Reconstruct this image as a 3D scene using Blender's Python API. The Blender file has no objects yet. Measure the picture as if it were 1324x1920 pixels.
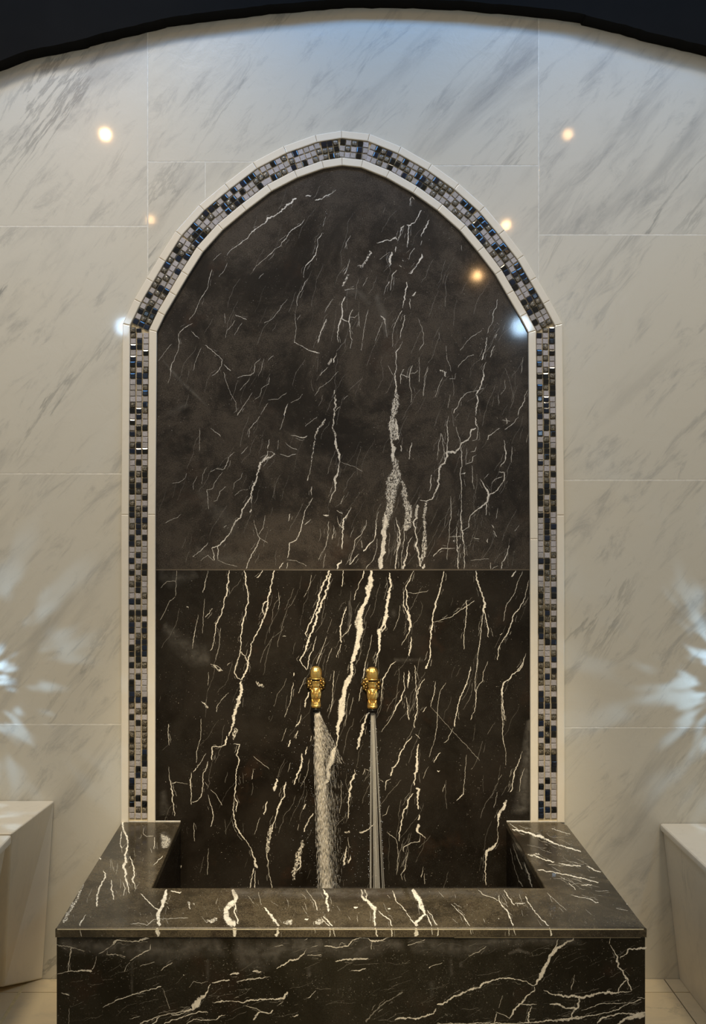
import bpy, bmesh, math, random
from mathutils import Vector, Matrix
import numpy as np
random.seed(7)
C = bpy.context.scene.collection
SC = bpy.context.scene

# ------------------------------------------------------------------ camera
F, PX, PY, D, CH = 1750.0, 600.0, 942.0, 2.5, 1.276      # focal px, principal point, distance to wall, eye height
cam_d = bpy.data.cameras.new('camera'); cam = bpy.data.objects.new('camera', cam_d); C.objects.link(cam)
cam.location = (0, -D, CH); cam.rotation_euler = (math.pi/2, 0, 0)
cam_d.sensor_fit = 'VERTICAL'; cam_d.sensor_height = 36; cam_d.lens = F/1920*36
cam_d.shift_x = (662-PX)/1920; cam_d.shift_y = -(960-PY)/1920
cam_d.clip_start = .01
SC.camera = cam
# ------------------------------------------------------------------ view
SC.view_settings.view_transform = 'Standard'; SC.view_settings.look = 'None'
SC.view_settings.exposure = 0.0; SC.view_settings.gamma = 1; SC.view_settings.use_curve_mapping = False
SC.cycles.max_bounces = 6; SC.cycles.transparent_max_bounces = 24
SC.cycles.caustics_reflective = False; SC.cycles.caustics_refractive = False
SC.cycles.sample_clamp_indirect = 4
# ------------------------------------------------------------------ world: dim warm hall
W = bpy.data.worlds.new('hall'); SC.world = W; W.use_nodes = True
W.node_tree.nodes['Background'].inputs[0].default_value = (1.0, .925, .765, 1)
W.node_tree.nodes['Background'].inputs[1].default_value = 0.245
# ------------------------------------------------------------------ lamps
def area(name, loc, target, size, sizey, power, col):
    l = bpy.data.lights.new(name, 'AREA'); l.shape = 'RECTANGLE'; l.size = size; l.size_y = sizey
    l.energy = power; l.color = col
    o = bpy.data.objects.new(name, l); C.objects.link(o); o.location = loc
    o.rotation_euler = (Vector(target)-Vector(loc)).to_track_quat('-Z', 'Y').to_euler(); return o
area('cool_cove_light', (.1, -.62, 3.0), (.1, -.05, 2.1), 3.0, .16, 15, (.15, .45, 1.0))
def spot(name, loc, tgt, deg, power, col, r):
    l = bpy.data.lights.new(name, 'SPOT'); l.energy = power; l.color = col; l.spot_size = math.radians(deg); l.spot_blend = 1.0; l.shadow_soft_size = r
    o = bpy.data.objects.new(name, l); C.objects.link(o); o.location = loc; o.rotation_euler = (Vector(tgt)-Vector(loc)).to_track_quat('-Z', 'Y').to_euler()
spot('added_wall_spot', (-.75, -1.9, 4.1), (-.65, 0, 1.20), 52, 235, (1.0, .84, .60), .22)  # added unseen spots that carry the downlights' warm wash on the wall
spot('added_wall_spot', (.95, -1.9, 4.1), (.85, 0, 1.05), 50, 168, (1.0, .86, .64), .22)
sl = bpy.data.lights.new('basin_spot', 'SPOT'); sl.energy = 520; sl.color = (1.0, .84, .58); sl.spot_size = math.radians(27); sl.spot_blend = 1.0; sl.shadow_soft_size = .05
so = bpy.data.objects.new('basin_spot', sl); C.objects.link(so); so.location = (.05, -2.25, 3.1)
so.rotation_euler = (Vector((.06, -.2, .60))-so.location).to_track_quat('-Z', 'Y').to_euler()
def point(name, loc, power, col, r):
    l = bpy.data.lights.new(name, 'POINT'); l.energy = power; l.color = col; l.shadow_soft_size = r
    o = bpy.data.objects.new(name, l); C.objects.link(o); o.location = loc; return o
for (x, y, p) in ((-1.035, -2.0, 7), (1.196, -2.0, 1.2), (-1.06, -3.35, 1.5), (1.19, -3.47, 4), (1.23, -4.8, 18)):
    point('warm_downlight', (x, y, 3.05), p, (1.0, .58, .24), .022)
for (x, y, p) in ((1.40, -4.0, 30), (-1.36, -4.0, 9), (-2.4, -2.6, 9), (2.9, -2.6, 9)):  # last two are added, out of view, for blue glints on the glass tiles
    point('cool_wall_and_added_lamp', (x, y, 2.50), p, (.50, .74, 1.0), .06)
# pierced lanterns just beside the wall: their rays fan over the marble
def lantern(loc, power, seed, side):
    o = point('pierced_lantern_light', loc, power, (.40, .66, 1.0), .006); l = o.data; l.use_nodes = True
    nt = l.node_tree; N = nt.nodes; L = nt.links; em = N['Emission']
    tc = N.new('ShaderNodeTexCoord'); sp = N.new('ShaderNodeSeparateXYZ'); L.new(tc.outputs['Normal'], sp.inputs[0])
    def m(op, a, b=None, c=None):
        n = N.new('ShaderNodeMath'); n.operation = op
        for i, v in enumerate((a, b, c)):
            if v is None: continue
            if isinstance(v, (int, float)): n.inputs[i].default_value = v
            else: L.new(v, n.inputs[i])
        return n.outputs[0]
    an = m('ARCTAN2', sp.outputs[2], m('ABSOLUTE', sp.outputs[0]))
    cb = N.new('ShaderNodeCombineXYZ'); L.new(m('MULTIPLY', an, 4.6), cb.inputs[0]); L.new(m('MULTIPLY', sp.outputs[1], 5.5), cb.inputs[1]); cb.inputs[2].default_value = seed
    nz = N.new('ShaderNodeTexNoise'); nz.inputs['Scale'].default_value = 1.0; nz.inputs['Detail'].default_value = 1.5
    L.new(cb.outputs[0], nz.inputs['Vector'])
    mr = N.new('ShaderNodeMapRange'); mr.interpolation_type = 'SMOOTHSTEP'
    mr.inputs[1].default_value = .50; mr.inputs[2].default_value = .70; mr.inputs[3].default_value = 0.0; mr.inputs[4].default_value = 1
    L.new(nz.outputs[0], mr.inputs[0]); L.new(mr.outputs[0], em.inputs[1])
lantern((-.945, -.15, .80), 2.4, 3.1, 1)
lantern((1.135, -.15, .80), 2.6, 8.4, -1)

# ------------------------------------------------------------------ helpers
def wx(px, Y=0.0): return (px-PX)*(D+Y)/F
def wz(py, Y=0.0): return CH-(py-PY)*(D+Y)/F
def on_wall(px, py, Y=0.0): return Vector((wx(px, Y), Y, wz(py, Y)))
def on_y(Y): return lambda px, py: on_wall(px, py, Y)
def on_z(z):
    def f(px, py):
        t = F*(CH-z)/max(py-PY, 1e-3); return Vector(((px-PX)*t/F, -D+t, z))
    return f
def on_x(x):
    def f(px, py):
        t = F*x/(px-PX); return Vector((x, -D+t, CH-(py-PY)*t/F))
    return f

def link(name, me, parent=None):
    o = bpy.data.objects.new(name, me); C.objects.link(o)
    if parent is not None: o.parent = parent
    return o
def obj(name, bm, mat, parent=None, smooth=False):
    bmesh.ops.recalc_face_normals(bm, faces=bm.faces)
    me = bpy.data.meshes.new(name); bm.to_mesh(me); bm.free()
    for m in (mat if isinstance(mat, (list, tuple)) else [mat]): me.materials.append(m)
    if smooth:
        for p in me.polygons: p.use_smooth = True
    return link(name, me, parent)
def tag(o, label=None, cat=None, group=None, kind=None):
    if label: o['label'] = label
    if cat: o['category'] = cat
    if group: o['group'] = group
    if kind: o['kind'] = kind
    return o
def empty(name, loc=(0, 0, 0)):
    o = bpy.data.objects.new(name, None); C.objects.link(o); o.location = loc; o.empty_display_size = .05; return o
def reparent(o, root):
    o.parent = root; o.matrix_parent_inverse = Matrix.Translation(root.location).inverted()
def prism(bm, front, back):
    """front, back: equally long loops of Vectors"""
    a = [bm.verts.new(v) for v in front]; b = [bm.verts.new(v) for v in back]
    bm.faces.new(a); bm.faces.new(list(reversed(b)))
    n = len(a)
    for i in range(n): bm.faces.new((a[i], b[i], b[(i+1) % n], a[(i+1) % n]))
    return a, b
def wall_prism(pts, y0, y1, bevel=0.0):
    bm = bmesh.new()
    f = [Vector((x, y0, z)) for x, z in pts]; b = [Vector((x, y1, z)) for x, z in pts]
    a, _ = prism(bm, f, b)
    if bevel:
        es = [e for e in bm.edges if all(abs(v.co.y-y0) < 1e-7 for v in e.verts)]
        bmesh.ops.bevel(bm, geom=es, offset=bevel, segments=2, profile=.5, affect='EDGES')
    return bm
def box(bm, x0, x1, y0, y1, z0, z1):
    prism(bm, [Vector((x0, y0, z0)), Vector((x1, y0, z0)), Vector((x1, y0, z1)), Vector((x0, y0, z1))],
              [Vector((x0, y1, z0)), Vector((x1, y1, z0)), Vector((x1, y1, z1)), Vector((x0, y1, z1))])
def bev(bm, w, seg=2):
    bmesh.ops.recalc_face_normals(bm, faces=bm.faces)
    bmesh.ops.bevel(bm, geom=[e for e in bm.edges if len(e.link_faces) == 2 and e.calc_face_angle(0) > .5], offset=w, segments=seg, profile=.6, affect='EDGES')

# ------------------------------------------------------------------ materials
class NT:
    def __init__(s, name):
        s.m = bpy.data.materials.new(name); s.m.use_nodes = True
        s.N = s.m.node_tree.nodes; s.L = s.m.node_tree.links; s.b = s.N['Principled BSDF']; s.out = s.N['Material Output']
    def node(s, t, ins={}, **kw):
        n = s.N.new(t)
        for k, v in kw.items(): setattr(n, k, v)
        for k, v in ins.items(): s.put(n.inputs[k], v)
        return n
    def put(s, i, v):
        if isinstance(v, bpy.types.NodeSocket): s.L.new(v, i)
        elif isinstance(v, tuple) and len(v) == 3 and i.type == 'RGBA': i.default_value = (*v, 1)
        else: i.default_value = v
    def math(s, op, a, b=0.0): return s.node('ShaderNodeMath', {0: a, 1: b}, operation=op).outputs[0]
    def mix(s, f, a, b, bt='MIX'):
        n = s.node('ShaderNodeMix', data_type='RGBA', blend_type=bt); s.put(n.inputs[0], f); s.put(n.inputs[6], a); s.put(n.inputs[7], b); return n.outputs[2]
    def noise(s, vec, sc, det=4, rough=.6, dist=0.0): return s.node('ShaderNodeTexNoise', {'Vector': vec, 'Scale': sc, 'Detail': det, 'Roughness': rough, 'Distortion': dist}).outputs[0]
    def rng(s, v, a, b, c=0.0, d=1.0): return s.node('ShaderNodeMapRange', {0: v, 1: a, 2: b, 3: c, 4: d}, interpolation_type='SMOOTHSTEP').outputs[0]
    def pos(s): return s.node('ShaderNodeNewGeometry').outputs['Position']
    def mapped(s, vec, rot=(0, 0, 0), sc=(1, 1, 1), loc=(0, 0, 0)):
        return s.node('ShaderNodeMapping', {'Vector': vec, 'Rotation': rot, 'Scale': sc, 'Location': loc}).outputs[0]
    def shifted(s, vec, k=9.0):
        r = s.node('ShaderNodeObjectInfo').outputs['Random']
        return s.node('ShaderNodeVectorMath', {0: vec, 1: s.node('ShaderNodeVectorMath', {0: s.node('ShaderNodeCombineXYZ', {0: r, 1: r, 2: r}).outputs[0], 3: k}, operation='SCALE').outputs[0]}, operation='ADD').outputs[0]
    def bump(s, h, st, dist): s.put(s.b.inputs['Normal'], s.node('ShaderNodeBump', {'Height': h, 'Strength': st, 'Distance': dist}).outputs[0])
    def set(s, **kw):
        for k, v in kw.items(): s.put(s.b.inputs[k.replace('_', ' ')], v)
        return s.m

def white_marble(name, base, vein, warm, ang=.85, rough=.30, coat=.5, amount=1.0):
    n = NT(name); p = n.shifted(n.pos())
    q = n.mapped(n.mapped(p, rot=(0, ang, 0)), sc=(1.6, 6, 7.5))
    a = n.noise(q, 1.0, 7, .62, .5)
    cloud = n.noise(p, 1.6, 3, .5, .3)
    b = n.noise(n.mapped(n.mapped(p, rot=(0, ang+.12, 0)), sc=(.8, 5, 5.2), loc=(3, 1, 2)), 1.0, 8, .66, .45)
    ridge = n.rng(n.math('ABSOLUTE', n.math('SUBTRACT', b, .5)), .0, .022, 1, 0)
    ridge = n.math('MULTIPLY', ridge, n.rng(n.noise(n.mapped(n.mapped(p, rot=(0, ang, 0)), sc=(1.2, 3, 3.4)), 1, 3, .6), .52, .68))
    col = n.mix(n.math('MULTIPLY', n.rng(a, .52, .76), .55*amount), base, vein)
    col = n.mix(n.math('MULTIPLY', n.rng(cloud, .40, .70), .45), col, warm)
    fine = n.noise(n.mapped(n.mapped(p, rot=(0, ang, 0)), sc=(6, 18, 22)), 1, 7, .72, .6)
    col = n.mix(n.math('MULTIPLY', n.rng(fine, .50, .70), .42*amount), col, vein)
    col = n.mix(n.math('MULTIPLY', ridge, .50*amount), col, (vein[0]*.55, vein[1]*.56, vein[2]*.56))
    n.bump(n.noise(p, 16, 5, .62, .4), .22, .004)
    return n.set(Base_Color=col, Roughness=rough, Coat_Weight=coat, Coat_Roughness=.05)
M_WALL = white_marble('pale_veined_marble', (.575, .54, .45), (.235, .23, .212), (.605, .54, .41))
M_BENCH = white_marble('cream_bench_marble', (.78, .715, .58), (.55, .51, .42), (.79, .67, .47), ang=1.2, rough=.42, coat=.2, amount=.7)
M_FLOOR = white_marble('warm_floor_marble', (.72, .59, .37), (.47, .40, .28), (.72, .52, .27), ang=.5, rough=.36, coat=.25, amount=.7)
M_BORDER = white_marble('ivory_border_marble', (.74, .675, .55), (.62, .57, .48), (.76, .66, .50), rough=.38, coat=.2, amount=.5)

def black_base(n, film, filmcol, lo=(.0075, .0055, .0035), hi=(.020, .0155, .011)):
    p = n.pos()
    c = n.mix(n.rng(n.noise(p, 5, 5, .6, .4), .35, .7), lo, hi)
    red = n.rng(n.noise(p, 7.5, 4, .6), .56, .72)
    c = n.mix(n.math('MULTIPLY', red, .6), c, (.034, .018, .010))
    haze = n.rng(n.noise(n.mapped(p, loc=(4, 2, 7)), 3.4, 9, .72, .5), .38, .62, film*.08, film*1.25)
    haze = n.math('MULTIPLY', haze, n.rng(n.noise(p, 26, 8, .8, .3), .36, .64, .55, 1.3))
    grit = n.rng(n.noise(p, 380, 2, .7), .36, .68, .35, 1.6)
    c = n.mix(n.math('MULTIPLY', haze, grit), c, filmcol)
    sp = n.math('MULTIPLY', n.rng(n.noise(p, 300, 2, .5), .66, .74), n.rng(n.noise(p, 11, 4, .6), .44, .60))
    c = n.mix(n.math('MULTIPLY', sp, .7), c, (.30, .27, .22))
    return c, haze
def black_marble(name, film, filmcol, rough=(.16, .34), coat=.6, spec=.3, **kw):
    n = NT(name); c, haze = black_base(n, film, filmcol, **kw)
    r = n.rng(n.noise(n.pos(), 6, 5, .6), .3, .7, rough[0], rough[1])
    n.bump(n.noise(n.pos(), 60, 4, .6), .05, .002)
    return n.set(Base_Color=c, Roughness=r, Specular_IOR_Level=spec, Coat_Weight=coat, Coat_Roughness=.06)
M_BLK_UP = black_marble('black_marble_hazy', 1.0, (.058, .046, .034), coat=.18, spec=.16, rough=(.36, .52))
M_BLK_LO = black_marble('black_marble_wet', .35, (.030, .026, .020), rough=(.20, .4), coat=.0, spec=.12)
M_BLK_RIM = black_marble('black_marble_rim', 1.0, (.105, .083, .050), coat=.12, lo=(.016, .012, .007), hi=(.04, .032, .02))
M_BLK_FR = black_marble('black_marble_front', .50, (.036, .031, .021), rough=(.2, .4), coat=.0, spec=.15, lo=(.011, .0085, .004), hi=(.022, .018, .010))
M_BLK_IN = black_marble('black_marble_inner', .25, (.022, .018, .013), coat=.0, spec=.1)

def vein_mat(name, col, col2):
    n = NT(name); p = n.pos()
    at = n.node('ShaderNodeAttribute', attribute_name='vein'); sp = n.node('ShaderNodeSeparateColor', {0: at.outputs['Color']})
    core, opac, speck = sp.outputs
    nz = n.math('SUBTRACT', n.noise(p, 300, 4, .7), .5)
    nz2 = n.math('SUBTRACT', n.noise(p, 190, 5, .85), .5)
    v = n.math('ADD', core, n.math('MULTIPLY', nz, 1.1))
    hard = n.rng(v, .16, .52)
    spk = n.math('MULTIPLY', n.rng(n.noise(n.mapped(p, sc=(1.3, 1, .8)), 210, 5, .8, .4), .45, .54), n.rng(n.math('ADD', core, n.math('MULTIPLY', nz, 1.4)), .12, .42))
    hole = n.math('MULTIPLY', n.rng(n.noise(p, 150, 5, .75, .6), .60, .65), n.rng(nz2, -.1, .1))
    hard = n.math('MULTIPLY', hard, n.math('SUBTRACT', 1.0, n.math('MULTIPLY', hole, .85)))
    soft = n.math('MULTIPLY', core, n.rng(n.noise(p, 38, 5, .7), .34, .66, .25, 1.0))
    is_s = n.rng(speck, .3, .4); is_soft = n.rng(speck, .8, .9)
    a = n.math('ADD', n.math('MULTIPLY', hard, n.math('SUBTRACT', 1.0, is_s)), n.math('MULTIPLY', spk, n.math('SUBTRACT', is_s, is_soft)))
    a = n.math('ADD', a, n.math('MULTIPLY', soft, is_soft))
    # broken thin stretches
    gap = n.rng(n.noise(p, 75, 3, .6), .30, .48, .45, 1.0)
    a = n.math('MULTIPLY', n.math('MULTIPLY', a, opac), n.math('MAXIMUM', gap, is_soft))
    c = n.mix(n.rng(n.noise(p, 110, 4, .7), .35, .7), col, col2)
    c = n.mix(is_soft, c, (.20, .18, .15))
    return n.set(Base_Color=c, Roughness=.38, Specular_IOR_Level=.3, Alpha=a, Coat_Weight=.2, Coat_Roughness=.1)
M_VEIN = vein_mat('white_calcite_vein', (.84, .77, .63), (.60, .54, .44))
M_VEIN_UP = vein_mat('grey_white_calcite_vein', (.74, .69, .60), (.44, .405, .35))
M_VEIN_RIM = vein_mat('bright_calcite_vein', (.95, .90, .76), (.74, .68, .54))  # paler copy of the vein, the light on the rim put into its colour

def simple(name, col, rough=.5, metal=0, coat=0, **kw):
    n = NT(name)
    v = n.noise(n.pos(), kw.pop('nscale', 60), 4, .6)
    c = n.mix(n.rng(v, .3, .7), tuple(x*kw.get('dark', .8) for x in col), col)
    if kw.get('b'): n.bump(v, kw['b'], .002)
    return n.set(Base_Color=c, Roughness=rough, Metallic=metal, Coat_Weight=coat, Coat_Roughness=.04, Specular_IOR_Level=kw.get('spec', .5))
M_GROUT = simple('pale_grout', (.74, .70, .60), .8, b=.3)
M_MGROUT = simple('mosaic_grout', (.60, .50, .33), .8, b=.3, nscale=200)
M_SEAM = simple('brown_seam_filler', (.09, .068, .042), .7)
M_LINTEL = simple('dark_painted_plaster', (.005, .0045, .0036), .75, b=.25, nscale=9, spec=.08)
M_JOINT = simple('dark_floor_joint', (.14, .10, .06), .8)
M_AER = simple('blackened_metal', (.02, .018, .015), .3, metal=.6)
def tile_mat(name, kind):
    n = NT(name); p = n.shifted(n.pos(), 3)
    if kind == 'stone':
        c = n.mix(n.rng(n.noise(p, 420, 3, .8), .3, .7), (.27, .25, .25), (.50, .46, .44)); n.bump(n.noise(p, 500, 3, .8), .35, .001)
        return n.set(Base_Color=c, Roughness=.55)
    if kind == 'ribbed':
        c = n.mix(n.rng(n.noise(n.mapped(p, rot=(0, .7, 0), sc=(1, 1, 4)), 330, 3, .8), .35, .65), (.20, .185, .18), (.44, .40, .36)); n.bump(n.noise(p, 300, 3, .8), .5, .001)
        return n.set(Base_Color=c, Roughness=.42)
    if kind == 'mottled':
        c = n.mix(n.rng(n.noise(p, 330, 3, .7, 1.5), .47, .60), (.022, .018, .012), (.30, .25, .17)); n.bump(n.noise(p, 330, 2, .7, 1.5), .6, .0015)
        return n.set(Base_Color=c, Roughness=.3, Coat_Weight=.4, Coat_Roughness=.05)
    r = n.node('ShaderNodeObjectInfo').outputs['Random']
    c = n.mix(n.rng(r, .3, .95), (.0012, .0015, .002), (.003, .009, .026))
    return n.set(Base_Color=c, Roughness=.12, Specular_IOR_Level=.2, Coat_Weight=1.0, Coat_Roughness=.02)
MT = {'K': tile_mat('blue_black_glass_tile', 'glass'), 'G': tile_mat('grey_stone_tile', 'stone'), 'R': tile_mat('hatched_stone_tile', 'ribbed'), 'B': tile_mat('mottled_bronze_tile', 'mottled')}
def gold():
    n = NT('aged_gold'); p = n.pos(); v = n.noise(p, 150, 5, .7)
    c = n.mix(n.rng(v, .3, .62), (.92, .48, .10), (1.0, .72, .24)); n.bump(n.noise(p, 260, 3, .7), .35, .0015)
    return n.set(Base_Color=c, Roughness=n.rng(v, .3, .7, .46, .26), Metallic=1.0)
M_GOLD = gold()
M_GOLD_D = NT('darkened_bronze')
M_GOLD_D = M_GOLD_D.set(Base_Color=M_GOLD_D.mix(M_GOLD_D.rng(M_GOLD_D.noise(M_GOLD_D.pos(), 170, 4, .7), .42, .62), (.10, .055, .018), (.80, .50, .16)), Roughness=.25, Metallic=1.0)
def water_mat(name, a, col):
    n = NT(name); n.set(Base_Color=col, Roughness=.35, Alpha=a, Specular_IOR_Level=.6)
    tr = n.node('ShaderNodeBsdfTranslucent', {'Color': col}); mx = n.node('ShaderNodeMixShader', {0: .5*a})
    n.L.new(n.b.outputs[0], mx.inputs[1]); n.L.new(tr.outputs[0], mx.inputs[2]); n.L.new(mx.outputs[0], n.out.inputs[0]); return n.m
M_SPRAY = water_mat('aerated_water', .95, (.95, .90, .80))
M_STREAM = water_mat('clear_water_stream', .42, (.80, .77, .70))
M_DROP = simple('water_drops', (.85, .90, .95), .05, coat=1)
n = NT('pool_water'); M_POOL = n.set(Base_Color=(.55, .60, .60), Roughness=.03, Transmission_Weight=.95, IOR=1.33); n.bump(n.noise(n.pos(), 22, 4, .6), .6, .01)

# ------------------------------------------------------------------ veins
TAGS = {'A': (290, 300), 'B': (480, 300), 'C': (670, 300), 'D': (290, 780), 'E': (480, 780), 'F': (670, 780), 'G': (290, 1240), 'H': (480, 1240),
        'I': (670, 1240), 'J': (100, 1530), 'K': (431, 1530), 'L': (762, 1530), 'M': (960, 1530)}
def parse(txt):
    out = []
    for ln in txt.strip().splitlines():
        ln = ln.strip()
        if not ln or ln[0] == '#': continue
        head, body = ln.split(':'); h = head.split(); x0, y0 = TAGS[h[0][0]]
        w = 5.0; op = None; sp = 0.0
        for k in h[1:]:
            if k[0] == 'o': op = float(k[1:])
            elif k == 's': sp = .6
            elif k == 'f': sp = 1.0
            else: w = float(k)
        pts = []
        for t in body.split():
            v = [float(c) for c in t.split(',')]
            if len(v) > 2: w = v[2]
            pts.append((x0+v[0]/4, y0+v[1]/4, w/4))
        if len(pts) == 1: pts.append((pts[0][0]+1.5, pts[0][1]+1.2, pts[0][2]))
        out.append((pts, op, sp))
    return out
class Ribbons:
    def __init__(s, ylim=(0, 3000)): s.ylim = ylim; s.v = []; s.f = []; s.c = []; s.k = 0
    def add(s, vein, proj, nrm, rnd=random):
        pts, op, sp = vein
        P = []
        for i in range(len(pts)-1):
            (x0, y0, w0), (x1, y1, w1) = pts[i], pts[i+1]
            L = math.hypot(x1-x0, y1-y0); n = max(1, int(L/max(2.1, min(w0, w1)*.42)))
            for k in range(n): t = k/n; P.append([x0+(x1-x0)*t, y0+(y1-y0)*t, w0+(w1-w0)*t])
        P.append(list(pts[-1]))
        n = len(P); off = s.k % 40*8e-6+6e-5; s.k += 1; j = 0.0; m = 1.0; row = []
        for i, (x, y, w) in enumerate(P):
            a = P[max(0, i-1)]; b = P[min(n-1, i+1)]; dx, dy = b[0]-a[0], b[1]-a[1]; l = math.hypot(dx, dy) or 1; nx, ny = -dy/l, dx/l
            o = op if op is not None else min(1.0, .34+.30*w)
            ws = max(w, .95)
            if sp < .9:
                j = j*.62+rnd.uniform(-1, 1)*min(.26*ws+.36, 1.5); m = m*.45+rnd.uniform(.45, 1.5)*.55
                if i in (0, n-1): m *= .45; 
                if 0 < i < n-1: x += nx*j; y += ny*j
            else: m = 1
            h = ws*.5*1.14*m
            b0 = len(s.v)
            for k in (-1, 0, 1): s.v.append(proj(x+nx*h*k, y+ny*h*k)+nrm*off)
            e = 0.0 if sp > .9 and i in (0, n-1) else 1.0
            s.c += [(0, o, sp, 1), (e, o, sp, 1), (0, o, sp, 1)]
            if sp < .1 and w > 1.2 and 0 < i < n-3 and rnd.random() < .10:
                sd = rnd.choice((-1, 1)); q = []; dd = w*.5+rnd.uniform(.8, 5)
                for k in range(rnd.randint(3, 9)):
                    if i+k < n: q.append((P[i+k][0]+nx*sd*dd, P[i+k][1]+ny*sd*dd, rnd.uniform(.3, .8))); dd += rnd.uniform(-.3, .9)
                if len(q) > 1: row.append((q, rnd.uniform(.15, .5), 0.0))
            if i:
                p = b0-3; s.f += [(p, p+1, b0+1, b0), (p+1, p+2, b0+2, b0+1)]
        if sp < .1:
            for q in row:
                if min(a[1] for a in q[0]) > s.ylim[0] and max(a[1] for a in q[0]) < s.ylim[1]: s.k += 1; s.add((q[0], q[1], .2), proj, nrm, rnd)
    def flecks(s, n, rect, proj, nrm, inside, rnd):
        k = 0
        while k < n:
            x = rnd.uniform(rect[0], rect[2]); y = rnd.uniform(rect[1], rect[3]); k += 1
            if not inside(x, y): continue
            for _ in range(rnd.choice((1, 1, 2, 4))):
                a = rnd.uniform(0, 6.3); l = rnd.uniform(.4, 1.8); xx, yy = x+rnd.gauss(0, 5), y+rnd.gauss(0, 7)
                if inside(xx, yy): s.add(([(xx, yy, rnd.uniform(.8, 1.7)), (xx+math.cos(a)*l, yy+math.sin(a)*l, .9)], rnd.uniform(.25, .8), .2), proj, nrm, rnd)
    def filler(s, n, rect, ang, lens, ws, ops, proj, nrm, inside, rnd):
        k = 0
        while k < n:
            x = rnd.uniform(rect[0], rect[2]); y = rnd.uniform(rect[1], rect[3]); a = ang+rnd.gauss(0, .22)
            if not inside(x, y): continue
            L = rnd.uniform(*lens); pts = []; o = rnd.uniform(*ops); w = rnd.uniform(*ws)
            t = 0
            while t < L and inside(x, y):
                pts.append((x, y, w)); st = rnd.uniform(5, 14); a += rnd.gauss(0, .28); a += (ang-a)*.35
                x += math.cos(a)*st; y += math.sin(a)*st; t += st
            if len(pts) > 1: s.add((pts, o, 0.0), proj, nrm, rnd)
            k += 1
def add_ribbons(o, rb, mat):
    """append the calcite ribbons to the slab's own mesh, second material slot"""
    me = o.data; bm = bmesh.new(); bm.from_mesh(me); nf = len(bm.faces)
    lay = bm.verts.layers.float_color.get('vein') or bm.verts.layers.float_color.new('vein')
    inv = o.matrix_world.inverted() if o.parent else Matrix.Identity(4)
    vs = []
    for co, c in zip(rb.v, rb.c):
        if 'rim' in o.name: co.y = min(co.y, -.004)
        v = bm.verts.new(co); v[lay] = c; vs.append(v)
    for f in rb.f:
        try: fc = bm.faces.new([vs[i] for i in f]); fc.material_index = 1
        except ValueError: pass
    bm.to_mesh(me); bm.free()
    if len(me.materials) < 2: me.materials.append(mat)

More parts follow.
